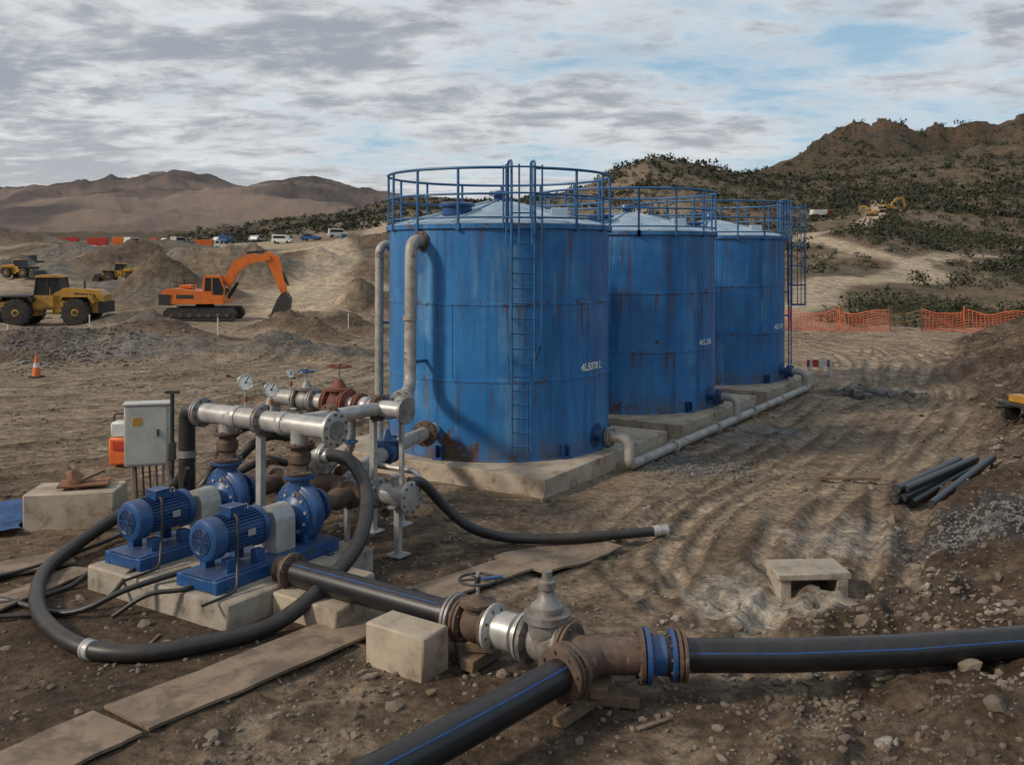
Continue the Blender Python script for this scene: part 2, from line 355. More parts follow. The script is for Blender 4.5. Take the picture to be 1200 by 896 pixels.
    def obj(s,name,smooth=40):
        v=np.array(s.v);c=np.array([(v[:,0].min()+v[:,0].max())/2,(v[:,1].min()+v[:,1].max())/2,v[:,2].min()])
        me=bpy.data.meshes.new(name);me.from_pydata((v-c).tolist(),[],s.f)
        for q in s.mats: me.materials.append(q)
        me.polygons.foreach_set('material_index',s.m);me.polygons.foreach_set('use_smooth',[True]*len(s.f))
        me.update();me.set_sharp_from_angle(angle=rad(smooth))
        o=bpy.data.objects.new(name,me);scene.collection.objects.link(o);o.location=c;return o
def rpath(pts,r=.2,n=6):
    P=[Vector(p) for p in pts];o=[P[0]]
    for i in range(1,len(P)-1):
        a=(P[i-1]-P[i]);b=(P[i+1]-P[i]);k=min(r,a.length*.49,b.length*.49);a.normalize();b.normalize()
        s0=P[i]+a*k;s1=P[i]+b*k
        for j in range(n+1):
            t=j/n;o.append(s0*(1-t)**2+P[i]*2*t*(1-t)+s1*t*t)
    o.append(P[-1]);return o
# ------------------------------------------------------------ ground
def build_ground():
    az=np.concatenate([np.linspace(-180,-60,14)[:-1],np.linspace(-60,-33,22)[:-1],np.linspace(-33,33,660),np.linspace(33,60,22)[1:],np.linspace(60,180,14)[1:]])
    az=np.radians(az)
    rr=np.concatenate([[.5,2,3.5],np.exp(np.linspace(math.log(5),math.log(60),560)),np.exp(np.linspace(math.log(60),math.log(4800),320))[1:]])
    A,R=np.meshgrid(az,rr);X=(R*np.sin(A)).ravel();Y=(R*np.cos(A)).ravel()
    z,D,t,pm,bd,tr,rd,eb,md=height(X,Y,True)
    na,nr=len(az),len(rr)
    idx=np.arange(na*nr).reshape(nr,na)
    q=np.stack([idx[:-1,:-1],idx[:-1,1:],idx[1:,1:],idx[1:,:-1]],-1).reshape(-1,4)[:,::-1]
    me=bpy.data.meshes.new('ground')
    me.vertices.add(len(X));me.vertices.foreach_set('co',np.stack([X,Y,z],-1).ravel())
    me.loops.add(q.size);me.loops.foreach_set('vertex_index',q.ravel().astype(np.int32))
    me.polygons.add(len(q));me.polygons.foreach_set('loop_start',(np.arange(len(q))*4).astype(np.int32))
    me.polygons.foreach_set('use_smooth',np.ones(len(q),bool));me.update(calc_edges=True);me.validate()
    C=np.empty((len(X),3));C[:]=(.170,.120,.080)
    def mx(c,m): 
        nonlocal C
        m=np.clip(m,0,1)[:,None];C=C*(1-m)+np.array(c)*m
    mx((.25,.188,.128),sm(fbm(X/5,Y/5,4,100),.45,.65)*.55)
    mx((.085,.058,.039),sm(fbm(X/3.3,Y/3.3,4,104),.48,.66)*.75)
    mx((.30,.232,.163),rd*.55*sm(fbm(X/2,Y/2,3,105),.2,.6));
    mx((.32,.25,.178),sm(Y,18,32)*(1-sm(D,56,70))*(1-sm(bd,-1,0))*.55)
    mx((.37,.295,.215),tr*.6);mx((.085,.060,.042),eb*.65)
    bank=sm(bd,-.1,.6)*(1-sm(D,48,58))
    mx((.070,.048,.033),bank*(.6+.4*sm(fbm(X/1.6,Y/1.6,3,106),.3,.6)));mx((.15,.118,.09),bank*sm(fbm(X/.9,Y/.9,4,107),.55,.7)*.5)
    def blob(cx,cy,r,c,k=1,sd=0): mx(c,k*(1-sm(np.hypot(X-cx,Y-cy)/r+(fbm(X*2.2,Y*2.2,4,200+sd)-.5)*1.6,.6,1.0)))
    c=L(1.4,.3);blob(c.x,c.y,3.8,(.075,.052,.037),.75,1);blob(.3,9.1,2.5,(.08,.056,.039),.7,2);blob(-4.5,9.5,2.6,(.095,.067,.046),.55,12)
    blob(3.1,11.7,1.0,(.36,.315,.26),.95,3);blob(5.0,14.2,1.0,(.33,.285,.235),.8,4);blob(3.3,19.2,1.2,(.17,.165,.16),.8,5);blob(5.6,22.6,1.4,(.19,.185,.18),.7,6)
    blob(6.9,13.2,1.3,(.06,.06,.062),.8,7);blob(11,29,1.6,(.05,.045,.04),.6,8);blob(-20,41,4,(.2,.195,.185),.6,9);blob(-17,38,3,(.19,.185,.18),.6,10);blob(-9.6,12.5,2,(.09,.066,.048),.6,11)
    wk=sm(D,58,70)*(1-sm(D,230,320))*(1-sm(t,.12,.26))
    mx((.21,.16,.11),wk*.7);mx((.105,.09,.073),wk*sm(fbm(X/9,Y/9,4,110),.5,.62)*.8);mx((.38,.30,.208),wk*sm(fbm(X/14,Y/14,4,111),.5,.64)*.75)
    lf=(D>36)&(t<0);mk_=md*lf
    mx((.10,.071,.049),mk_*.85*sm(fbm(X/8,Y/8,3,130),.32,.5));mx((.14,.13,.115),mk_*.7*sm(fbm(X/10,Y/10,3,131),.5,.6))
    hr=sm(D,58,66)*sm(t,.12,.26);mx((.135,.098,.064),hr*.85);mx((.27,.205,.145),hr*sm(fbm(X/9,Y/9,4,133),.54,.66)*.65*(1-sm(D,150,240)))
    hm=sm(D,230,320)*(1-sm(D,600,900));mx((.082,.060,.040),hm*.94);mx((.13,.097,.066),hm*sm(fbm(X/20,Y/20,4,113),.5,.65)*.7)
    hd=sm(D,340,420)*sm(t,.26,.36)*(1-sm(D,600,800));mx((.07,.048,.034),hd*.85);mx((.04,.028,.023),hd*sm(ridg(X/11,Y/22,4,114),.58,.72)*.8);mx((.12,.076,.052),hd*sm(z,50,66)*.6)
    fh=sm(D,600,950);mx((.15,.113,.098),fh);mx((.075,.064,.062),fh*sm(ridg(X/120,Y/120,5,115),.45,.68));mx((.22,.17,.135),fh*sm(fbm(X/170,Y/170,4,116),.52,.66)*.55)  # far hills paler and greyer: aerial haze is put into their vertex colour
    for RR,w in((ROADF,3.4),(ROADR,2.2),(ROADQ,1.8)):
        d,_,_=pdist(X,Y,RR);mx((.41,.325,.23),(1-sm(d,w*.6,w*1.3))*.85)
    veg=(hr*.9+hm*1.0)*(1-fh);
    d,_,_=pdist(X,Y,ROADR);veg*=sm(d,2,6)
    veg*=.55+.45*sm(fbm(X/15,Y/15,3,120),.35,.6)
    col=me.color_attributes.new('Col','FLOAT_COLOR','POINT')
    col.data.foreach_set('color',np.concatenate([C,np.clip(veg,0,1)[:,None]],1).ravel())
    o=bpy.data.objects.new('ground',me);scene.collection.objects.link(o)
    m,nt,bs=NT('dirt_ground');v=ocoord(nt)
    at=nd(nt,'ShaderNodeVertexColor',layer_name='Col')
    n1=noise(nt,v,1.1,7,.72);n2=noise(nt,v,8,6,.78)
    c=mix(nt,1.0,at.outputs[0],mix(nt,stp(nt,n1,.3,.7),(.60,.59,.58),(1.42,1.41,1.39)),'MULTIPLY')
    c=mix(nt,1.0,c,mix(nt,stp(nt,n2,.3,.7),(.52,.51,.50),(1.52,1.52,1.52)),'MULTIPLY')
    vg=noise(nt,v,.33,6,.75)
    vm=mth(nt,'MULTIPLY',at.outputs[1],stp(nt,vg,.48,.56))
    c=mix(nt,mth(nt,'MULTIPLY',vm,.88),c,mix(nt,stp(nt,n1,.4,.6),(.028,.032,.016),(.060,.054,.031)))
    nt.links.new(c,bs.inputs['Base Color']);bs.inputs['Roughness'].default_value=.95;bs.inputs['Specular IOR Level'].default_value=.2
    h=mth(nt,'ADD',mth(nt,'MULTIPLY',n1,1.2),mth(nt,'MULTIPLY',n2,.8))
    bump(nt,bs,h,.95,.11)
    me.materials.append(m)
build_ground()
# ------------------------------------------------------------ stones
def ico(sub):
    import bmesh
    bm=bmesh.new();bmesh.ops.create_icosphere(bm,subdivisions=sub,radius=1)
    v=np.array([p.co[:] for p in bm.verts]);f=np.array([[q.index for q in p.verts] for p in bm.faces]);bm.free();return v,f
def scatter(name,P,S,sub,mat,flat=.65,seed=0):
    r=np.random.default_rng(seed);v,f=ico(sub);n=len(P);nv=len(v)
    sc=r.uniform(.55,1.35,(n,1,3))*S[:,None,None];sc[:,:,2]*=flat
    W=np.repeat(v[None],n,0)*(1+r.uniform(-.16,.12,(n,nv,1)))
    if sub>1:
        for k in range(7):
            d=r.normal(0,1,(n,1,3));d/=np.linalg.norm(d,axis=-1,keepdims=True);h=r.uniform(.45,.8,(n,1))
            dot=(W*d).sum(-1);ex=np.clip(dot-h,0,None);W=W-d*ex[...,None]
    W=W*sc;a=r.uniform(0,6.28,n);ca,sa=np.cos(a)[:,None],np.sin(a)[:,None]
    ti=r.uniform(-.4,.4,(n,1));x,y,z=W[...,0],W[...,1],W[...,2];z=z+x*ti
    W=np.stack([x*ca-y*sa,x*sa+y*ca,z],-1)+P[:,None,:]
    F=(f[None]+(np.arange(n)*nv)[:,None,None]).reshape(-1,3)
    me=bpy.data.meshes.new(name);me.vertices.add(n*nv);me.vertices.foreach_set('co',W.ravel())
    me.loops.add(F.size);me.loops.foreach_set('vertex_index',F.ravel().astype(np.int32));me.polygons.add(len(F));me.polygons.foreach_set('loop_start',(np.arange(len(F))*3).astype(np.int32))
    me.polygons.foreach_set('use_smooth',np.zeros(len(F),bool))
    me.update(calc_edges=True);me.materials.append(mat);o=bpy.data.objects.new(name,me);scene.collection.objects.link(o)
M['stone']=mk('stone',(.20,.158,.118),(.095,.071,.053),.9,.92,0,0,.01,c3=(.29,.255,.215),c3t=(.56,.64),s3=1.3)
M['gstone']=mk('gravel',(.18,.17,.16),(.085,.08,.075),2,.9,0,0,.01)
def sample(n,rmin,rmax,dens,amin=-31,amax=31):
    a=np.radians(rng.uniform(amin,amax,n));r=np.exp(rng.uniform(math.log(rmin),math.log(rmax),n))
    X=r*np.sin(a);Y=r*np.cos(a);k=rng.uniform(0,1,n)<dens(X,Y);return X[k],Y[k]
def dst(X,Y):
    bd=bankd(X,Y)
    d=.13+.85*sm(bd,-.5,.6)*(.4+.6*sm(fbm(X/1.5,Y/1.5,3,300),.4,.6))
    d=d+.5*(1-sm(np.hypot(X-3.2,Y-19),1,2.2))+.4*(1-sm(np.hypot(X+19,Y-40),4,8))
    d=d*(.3+1.4*sm(fbm(X/2.5,Y/2.5,3,301),.4,.65))
    for cx,cy in TC:
        e1=np.abs((X-cx)*U.x+(Y-cy)*U.y);e2=np.abs((X-cx)*V.x+(Y-cy)*V.y);d=np.where((e1<2.75)&(e2<2.75),0,d)
    a=(X-O.x)*U.x+(Y-O.y)*U.y;b=(X-O.x)*V.x+(Y-O.y)*V.y;d=np.where((a>-.3)&(a<2.4)&(b>-.75)&(b<2),0,d)
    return d
X,Y=sample(75000,7.2,60,dst);S=rng.lognormal(math.log(.014),.6,len(X))*(1+.03*Y);S=np.clip(S,.006,.11)
scatter('small_stones',np.stack([X,Y,height(X,Y)+S*.1],-1),S,1,M['stone'],.7,1)
X,Y=sample(3400,7.2,50,lambda x,y:dst(x,y)**1.3);S=np.clip(rng.lognormal(math.log(.043),.5,len(X)),.025,.17)
scatter('rocks',np.stack([X,Y,height(X,Y)+S*.12],-1),S,2,M['stone'],.7,2)
def cluster(name,cx,cy,r,n,s0,mat,seed):
    g=np.random.default_rng(seed);X=g.normal(cx,r,n);Y=g.normal(cy,r,n);S=g.lognormal(math.log(s0),.35,n)
    scatter(name,np.stack([X,Y,height(X,Y)+S*.3],-1),S,1,mat,.8,seed)
cluster('dark_gravel_pile',6.7,13.2,.55,1300,.022,M['gstone'],3);cluster('gravel_patch',3.6,19.1,.6,1100,.022,M['gstone'],4);cluster('rubble_pile',11.2,29.3,.6,60,.12,M['gstone'],5)
cluster('rubble_heap',-20,40,1.9,900,.055,M['gstone'],6);cluster('rubble_heap',-17.3,37.5,1.4,600,.045,M['stone'],7)
# ------------------------------------------------------------ shrubs
def shrubs(name,X,Y,R,leaves,seed,c1,c2):
    r=np.random.default_rng(seed);n=len(X);Z=height(X,Y)
    k=leaves;lob=5
    lc=np.stack([r.normal(0,.42,(n,lob)),r.normal(0,.42,(n,lob)),r.uniform(.2,.6,(n,lob))],-1)
    li=r.integers(0,lob,(n,k));base=np.take_along_axis(lc,li[...,None].repeat(3,-1),1)
    d=r.normal(0,1,(n,k,3));d/=np.linalg.norm(d,axis=-1,keepdims=True)
    p=base+d*(r.uniform(.2,1,(n,k,1))**.6)*.45;p[...,2]=np.abs(p[...,2])
    s=(r.uniform(.5,1.4,(n,k,1))*.9/math.sqrt(k))*1.1
    a=r.normal(0,1,(n,k,3));a/=np.linalg.norm(a,axis=-1,keepdims=True);b=np.cross(a,r.normal(0,1,(n,k,3)));b/=np.linalg.norm(b,axis=-1,keepdims=True)
    q=np.stack([p-a*s,p+b*s*.7,p+a*s,p-b*s*.7],2)*R[:,None,None,None]
    q+=np.stack([X,Y,Z-.1*R],-1)[:,None,None,:]
    vs=q.reshape(-1,3);F=np.arange(len(vs)).astype(np.int32)
    me=bpy.data.meshes.new(name);me.vertices.add(len(vs));me.vertices.foreach_set('co',vs.ravel());me.loops.add(len(vs));me.loops.foreach_set('vertex_index',F)
    me.polygons.add(len(vs)//4);me.polygons.foreach_set('loop_start',(np.arange(len(vs)//4)*4).astype(np.int32));me.update(calc_edges=True)
    me.materials.append(mk(name+'_foliage',c1,c2,.5,.9,0,0,.01));o=bpy.data.objects.new(name,me);scene.collection.objects.link(o)
def roadfree(x,y):
    d,_,_=pdist(x,y,ROADR);d2,_,_=pdist(x,y,ROADQ);return (d>3.5)&(d2>2.5)
def dh(x,y):
    t=x/y;return np.where(roadfree(x,y),(.10+.9*sm(fbm(x/10,y/10,3,400),.42,.58))*(.3*sm(t,.2,.32)+.7*sm(t,.36,.46)),0)
X,Y=sample(1000,60,125,dh,13,31);R=np.clip(rng.lognormal(math.log(.8),.5,len(X)),.25,2.2);shrubs('scrub_bushes',X,Y,R,230,21,(.032,.040,.018),(.062,.060,.030))
X,Y=sample(3400,120,300,lambda x,y:np.where(roadfree(x,y),.18+.8*sm(fbm(x/22,y/22,3,401),.40,.58),0),5,31);R=np.clip(rng.lognormal(math.log(1.0),.45,len(X)),.4,2.6);shrubs('hillside_shrubs',X,Y,R,60,22,(.028,.036,.016),(.052,.050,.027))
X,Y=sample(9000,230,520,lambda x,y:(.3+.6*sm(fbm(x/30,y/30,3,402),.42,.6)),-20,31);R=np.clip(rng.lognormal(math.log(1.2),.4,len(X)),.5,2.8);shrubs('distant_shrubs',X,Y,R,26,23,(.026,.033,.016),(.045,.044,.024))
# ------------------------------------------------------------ tanks
def cylpt(th,r,z): return Vector((r*math.sin(th),-r*math.cos(th),z))
def tank(i,cx,cy,lad,cage):
    b=B();H=4.46;Rr=2.3;tm=tankmat(i)
    b.lathe((0,0,0),(0,0,1),[(0,Rr+.07),(.02,Rr+.07),(.025,Rr+.005),(.03,Rr),(1.47,Rr),(1.475,Rr+.012),(1.525,Rr+.012),(1.53,Rr),(2.915,Rr),(2.92,Rr+.012),(2.965,Rr+.012),(2.97,Rr),(H-.09,Rr),(H-.085,Rr+.05),(H,Rr+.05)],tm,128)
    b.lathe((0,0,H+.003),(0,0,1),[(0,Rr+.045),(.012,Rr+.045),(.014,Rr),(.3,1.15),(.52,.25),(.54,.0)],'roof',64)
    for th in range(0,360,30):
        t=rad(th+7);b.tube([cylpt(t,Rr-.05,H+.03),cylpt(t,1.15,H+.32),cylpt(t,.25,H+.54)],.02,'roof',6)
    for k,(z0,z1) in enumerate(((.03,1.47),(1.53,2.91),(2.97,H-.1))):
        for th in range(0,360,60):
            t=rad(th+[14,-22,34][k]+i*9);b.tube([cylpt(t,Rr,z0),cylpt(t,Rr,z1)],.012,tm,6)
    c=cylpt(rad(-38),1.35,H+.2);b.lathe(c,(0,0,1),[(0,.3),(.18,.3),(.18,.36),(.23,.36),(.26,.3),(.27,0)],'pblue',24)
    b.lathe((0,0,H+.5),(0,0,1),[(0,.12),(.16,.12),(.17,.22),(.25,.2),(.28,0)],'pblue',20)
    b.box(cylpt(rad(55),1.5,H+.25),(.35,.3,.22),'roof')
    for th in (-62,-28,33,68,100,-100,140,180,-140):
        t=rad(th)
        for dd in(-.06,.06):
            p=cylpt(t+dd/2.3,Rr+.05,.13);b.box(p,(.02,.12,.26),'pblue',rz=t)
        b.box(cylpt(t,Rr+.07,.02),(.22,.16,.03),'pblue',rz=t)
    zt=H+1.05;gap=(rad(lad-6.5),rad(lad+6.5)) if lad is not None else None
    def arc(z,r,rr):
        if gap: a0,a1=gap[1],gap[0]+2*math.pi
        else: a0,a1=0,2*math.pi
        b.tube([cylpt(a0+(a1-a0)*k/80,r,z) for k in range(81)],rr,'blue2',8)
    arc(zt,Rr+.03,.028);arc(H+.56,Rr+.03,.022);arc(H+.12,Rr+.03,.018)
    n=15;a0,a1=(gap[1],gap[0]+2*math.pi) if gap else (0,2*math.pi)
    for k in range(n+1):
        t=a0+(a1-a0)*k/n;b.tube([cylpt(t,Rr+.03,H-.12),cylpt(t,Rr+.03,zt)],.026,'blue2',8);b.box(cylpt(t,Rr+.05,H-.05),(.08,.05,.14),'blue2',rz=t)
    if lad is not None:
        t=rad(lad);tx=Vector((math.cos(t),math.sin(t),0));nn=cylpt(t,1,0)
        def P(s,o,z): return nn*(Rr+o)+tx*s+Vector((0,0,z))
        lo=1.75
        for s in(-.22,.22):
            b.tube(rpath([P(s,.2,lo),P(s,.2,zt+.12),P(s,-.15,zt+.12),P(s,-.15,H+.1)],.12),.025,'blue2',8)
            for z in np.arange(lo+.2,H,.75): b.tube([P(s,0,z),P(s,.2,z)],.015,'blue2',6)
        for z in np.arange(lo+.1,H+.35,.28): b.tube([P(-.22,.2,z),P(.22,.2,z)],.014,'blue2',6)
        if not cage:
            for s in(-.19,.17): b.tube([P(s,.1,.2),P(s,.1,lo+.15)],.017,'blue2',8)
            for z in np.arange(.3,lo+.1,.26): b.tube([P(-.19,.1,z),P(.17,.1,z)],.013,'blue2',6)
            for z in(H+.1,H+.55,zt-.02):
                b.tube([P(-.34,.0,z),P(-.34,.32,z),P(-.2,.42,z),P(.2,.42,z),P(.34,.32,z),P(.34,0,z)],.02,'blue2',6)
            for s,o in((-.34,.3),(-.34,.02),(.34,.3),(-.12,.42),(.12,.42)): b.tube([P(s,o,H-.4 if o>.1 else H-.1),P(s,o,zt+.03)],.018,'blue2',6)
            b.tube(rpath([P(.34,.3,H-.3),P(.34,.24,2.2),P(.28,.0,1.9)],.3),.018,'blue2',6)
        else:
            for z in np.arange(2.3,zt+.05,.62):
                b.tube([P(.36*math.cos(q)*-1,.2+.5*math.sin(q),z) for q in np.linspace(0,math.pi,12)],.018,'blue2',6)
            for q in np.linspace(0,math.pi,6): b.tube([P(.36*math.cos(q)*-1,.2+.5*math.sin(q),2.3),P(.36*math.cos(q)*-1,.2+.5*math.sin(q),zt)],.014,'blue2',6)
            for s in(-.22,.22): b.tube([P(s,.2,.1),P(s,.2,lo)],.02,'blue2',8)
            for z in np.arange(.2,lo,.28): b.tube([P(-.22,.2,z),P(.22,.2,z)],.013,'blue2',6)
    cu=bpy.data.curves.new('t','FONT');cu.body=['4L5078 L','41L 206','4L5 07B'][i];cu.size=.2;cu.resolution_u=2;cu.offset=.006
    to=bpy.data.objects.new('t',cu);scene.collection.objects.link(to);dg=bpy.context.evaluated_depsgraph_get();tme=to.evaluated_get(dg).to_mesh()
    vs=[tuple(cylpt(rad(44)+(v.co.x*1.0+v.co.y*.2)/Rr,Rr+.005,1.62+v.co.y)) for v in tme.vertices];fs=[tuple(p.vertices) for p in tme.polygons]
    b.add(vs,fs,'face');bpy.data.objects.remove(to)
    t=rad(57.7)
    b.cyl(cylpt(t,Rr-.05,.3),cylpt(t,Rr+.2,.3),.11,'pblue');b.flange(cylpt(t,Rr+.2,.3),cylpt(t,1,0),.2,'pblue')
    b.lathe(cylpt(t,Rr-.01,.3),cylpt(t,1,0),[(0,.24),(.02,.24)],'pblue')
    o=b.obj('water_storage_tank',35)
    off=Vector(o.location);o.data.transform(Matrix.Translation(off));o.location=(cx,cy,.35)
    s=B();w=5.35;s.T=Matrix.Translation((cx,cy,0))@Matrix.Rotation(math.atan2(U.y,U.x),4,'Z')
    s.box((0,0,.1),(w,w,.5),'conc',ch=.02)
    s.obj('concrete_pad')
tank(0,*TC[0],11,False);tank(1,*TC[1],None,False);tank(2,*TC[2],84,True)
b=B()
b.tube(rpath([(-1.70,18.3,4.5),(-1.90,17.8,4.5),(-1.92,17.78,1.75),(-1.72,14.35,1.9)],.32,8),.115,'gpipe',18)
b.pair((-1.75,18.18,4.5),(-.4,-1,0),.18,'rust');b.pair((-1.755,15.1,1.87),(.06,-1,0),.2,'gpipe')
b.lathe((-1.92,17.78,3.0),(0,0,1),[(0,.135),(.08,.135)],'gpipe');b.box((-1.8,17.95,2.2),(.06,.5,.06),'blue2',rz=-.6)
b.obj('overflow_pipe')
b=B();b.tube(rpath([(-2.45,20.2,4.45),(-2.8,19.95,4.45),(-2.8,19.9,.2)],.22,8),.09,'gpipe',14);b.flange((-2.6,20.1,4.45),(-.8,-.6,0),.15,'blue2')
for z in(1.2,2.8): b.box((-2.65,19.95,z),(.4,.05,.05),'blue2')
b.obj('overflow_pipe')
b=B();W=Vector((.845,-.534,0))
p0=Vector((*TC[0],0))+W*3.02;p2=Vector((*TC[2],0))+W*3.02
b.tube(rpath([Vector((*TC[0],.65))+W*2.5,p0+Vector((0,0,.65)),p0+Vector((0,0,.13)),p0+U*.3+Vector((0,0,.13)),p2+Vector((0,0,.14))+U*.4],.2,6),.1,'gpipe',16)
b.pair(Vector((*TC[0],.65))+W*2.6,W,.19,'valve')
for c in TC[1:]:
    q=Vector((*c,0));b.tube(rpath([q+W*2.5+Vector((0,0,.65)),q+W*3.02+Vector((0,0,.65)),q+W*3.02+Vector((0,0,.1))],.2,6),.1,'gpipe',16);b.pair(q+W*2.6+Vector((0,0,.65)),W,.19,'pblue')
for k in(2.2,4.8,7.5,10): b.flange(p0+U*k+Vector((0,0,.13)),U,.15,'gpipe',.07,0);b.box(p0+U*(k+.5)+Vector((0,0,.0)),(.5,.15,.1),'timber',rz=0)
b.obj('drain_pipeline')
# ------------------------------------------------------------ pump pad and pumps
FR=Matrix.Translation(O)@Matrix.Rotation(math.atan2(U.y,U.x),4,'Z')
b=B();b.T=FR;b.box((1.05,.62,.09),(2.5,2.6,.42),'concd',ch=.025);b.obj('pump_foundation')
def pump(a,bb):
    b=B();b.T=FR@Matrix.Translation((a,bb,0));zc=.85
    for y in(-.3,.3): b.box((.95,y,.375),(2.05,.1,.15),'pblue')
    for x in(-.04,.5,1.05,1.5,1.94): b.box((x,0,.375),(.07,.5,.13),'pblue')
    b.box((.95,0,.455),(2.0,.62,.02),'pblue')
    for x in(.1,.9,1.75):
        for y in(-.39,.39): b.box((x,y,.31),(.09,.1,.02),'pblue');b.cyl((x,y,.3),(x,y,.36),.016,'rust',6)
    b.lathe((0,0,zc),(1,0,0),[(0,.0),(.0,.13),(.0,.19),(.02,.235),(.05,.25),(.2,.25),(.21,.225),(.24,.215),(.78,.215),(.79,.245),(.86,.245),(.9,.2),(.94,.13),(.95,.09)],'pblue',32)
    b.lathe((-.004,0,zc),(1,0,0),[(0,.15),(.003,.15)],'dark',24)
    for q in(.03,.06,.09,.12,.15): b.torus((-.008,0,zc),(1,0,0),q,.006,'pblue',20,5)
    for q in range(4): 
        a_=q*math.pi/4;b.tube([(-.01,math.cos(a_)*.16,zc+math.sin(a_)*.16),(-.01,-math.cos(a_)*.16,zc-math.sin(a_)*.16)],.006,'pblue',5)
    for k in range(36):
        q=2*math.pi*k/36
        if 3.9<q<5.5: continue
        R=Matrix.Rotation(q,3,'X');c=Vector((.505,math.cos(q)*.225,zc+math.sin(q)*.225));b.box(c,(.53,.05,.008),'pblue',R=R,ch=.001)
    for x in(.25,.7):
        for y in(-.19,.19): b.box((x,y,.54),(.14,.12,.16),'pblue')
    b.box((.42,-.05,zc+.27),(.22,.2,.11),'pblue');b.box((.42,-.05,zc+.335),(.24,.22,.02),'pblue')
    for x in(.33,.51):
        for y in(-.13,.03): b.cyl((x,y,zc+.34),(x,y,zc+.352),.009,'galv',6)
    b.tube(rpath([(.35,-.16,zc+.27),(.32,-.26,zc+.25),(.25,-.34,.6),(.1,-.5,.33),(-.4,-.5,.32)],.12),.018,'rubber',8)
    b.torus((.68,0,zc+.26),(0,1,0),.035,.01,'galv',14,6)
    b.box((.55,-.252,zc+.02),(.12,.004,.08),'galv')
    pr=[(.19*math.cos(q),zc-.02+.21*math.sin(q)) for q in np.linspace(0,math.pi,12)]+[(-.19,.47),(.19,.47)]
    S=b.T.copy();b.T=S@Matrix.Rotation(rad(90),4,'Z');b.prism([(x,z) for x,z in pr],-1.33,-1.0,'galv');b.T=S
    b.cyl((.9,0,zc),(1.4,0,zc),.04,'dark')
    b.lathe((1.3,0,zc),(1,0,0),[(0,.1),(.04,.13),(.1,.12),(.14,.16),(.17,.27),(.2,.33),(.25,.37),(.35,.37),(.4,.33),(.43,.24),(.46,.17),(.54,.15),(.6,.15)],'pblue',32)
    b.torus((1.6,0,zc),(1,0,0),.31,.1,'pblue',36,12)
    b.flange((1.47,0,zc),(1,0,0),.3,'pblue',.03,10,'galv')
    b.flange((1.9,0,zc),(1,0,0),.24,'pblue',.05)
    b.tube([(1.6,-.0,zc+.25),(1.6,0,zc+.42),(1.6,0,zc+.46)],[.16,.12,.12],'pblue',18);b.flange((1.6,0,zc+.46),(0,0,1),.21,'pblue',.04)
    for y in(-.16,.16): b.box((1.6,y,.52),(.2,.1,.14),'pblue')
    b.box((1.38,0,.6),(.1,.16,.28),'pblue')
    z0=zc+.49
    b.lathe((1.6,0,z0),(0,0,1),[(0,.2),(.035,.2),(.04,.115),(.12,.115),(.16,.15),(.26,.15),(.3,.115),(.36,.115),(.365,.19),(.4,.19)],'rust',24)
    b.flange((1.6,0,z0+.02),(0,0,1),.205,'rust',.035);b.flange((1.6,0,z0+.385),(0,0,1),.2,'rust',.035);b.lathe((1.6,0,z0+.4),(0,0,1),[(0,.12),(.2,.12)],'galv')
    b.lathe((1.93,0,zc),(1,0,0),[(0,.22),(.04,.22),(.045,.12),(.3,.12),(.34,.15),(.42,.15),(.45,.12),(.6,.12),(.61,.2),(.65,.2)],'rust',24)
    b.flange((2.6,0,zc),(1,0,0),.2,'valve');b.cyl((2.6,0,zc),(2.9,0,zc),.12,'gpipe')
    return b.obj('centrifugal_pump',38)
pump(0,0);pump(.05,1.45)
b=B();hz=1.97
b.tube([L(1.62,-.5,hz),L(1.62,1.98,hz)],.14,'galv',24)
b.lathe(L(1.62,-.62,hz),V,[(0,.23),(.05,.23),(.06,.14),(.1,.14)],'galv');b.flange(L(1.62,-.6,hz),V,.235,'galv',.05,10);b.lathe(L(1.62,-.655,hz),V,[(0,.12),(.03,.12)],'valve')
b.pair(L(1.62,.72,hz),V,.215,'valve');b.pair(L(1.62,1.95,hz),V,.21,'valve')
for q in(.25,1.15): b.lathe(L(1.62,q,hz),V,[(0,.15),(.015,.157),(.1,.157),(.115,.15)],'galv')
b.tube(rpath([L(1.62,1.98,hz),L(1.62,2.27,hz),L(1.62,2.27,.35)],.26,8),.118,'rubber',18);b.lathe(L(1.62,2.27,1.3),(0,0,1),[(0,.13),(.1,.13)],'valve')
b.obj('discharge_header')
b=B()
b.tube([L(1.7,.32,hz-.02),L(3.6,.32,1.9)],.1,'galv',18);b.pair(L(2.5,.32,1.94),U,.17,'rust')
b.tube(rpath([L(3.6,2.6,1.3),L(3.6,2.6,1.9),L(3.6,-.12,1.9)],.2),.125,'galv',20)
b.lathe(L(3.6,-.2,1.9),V,[(0,.2),(.05,.2),(.06,.12)],'valve')
b.valve(L(3.6,1.15,1.9),V,.15,'redrust','redrust',h=.58,wr=.19);b.valve(L(3.6,1.85,1.9),V,.12,'valve','pblue',h=.46,wr=.13)
b.pair(L(3.6,.35,1.9),V,.2,'rust');b.pair(L(3.6,.72,1.9),V,.2,'redrust')
b.lathe(L(3.6,.52,1.9),V,[(0,.135),(.02,.15),(.12,.15),(.14,.135)],'galv')
b.obj('upper_pipe_header')
b=B();mz=.85
b.tube([L(2.9,1.95,mz),L(2.9,.2,mz)],.14,'rust',22);b.tube([L(2.9,.2,mz),L(2.9,-.8,mz)],.14,'galv',22)
b.flange(L(2.9,-.82,mz),V,.23,'galv',.05,10);b.flange(L(2.9,1.97,mz),V,.23,'rust',.05,10)
for q in(.2,-.28): b.pair(L(2.9,q,mz),V,.22,'valve')
b.pair(L(2.9,1.2,mz),V,.22,'rust')
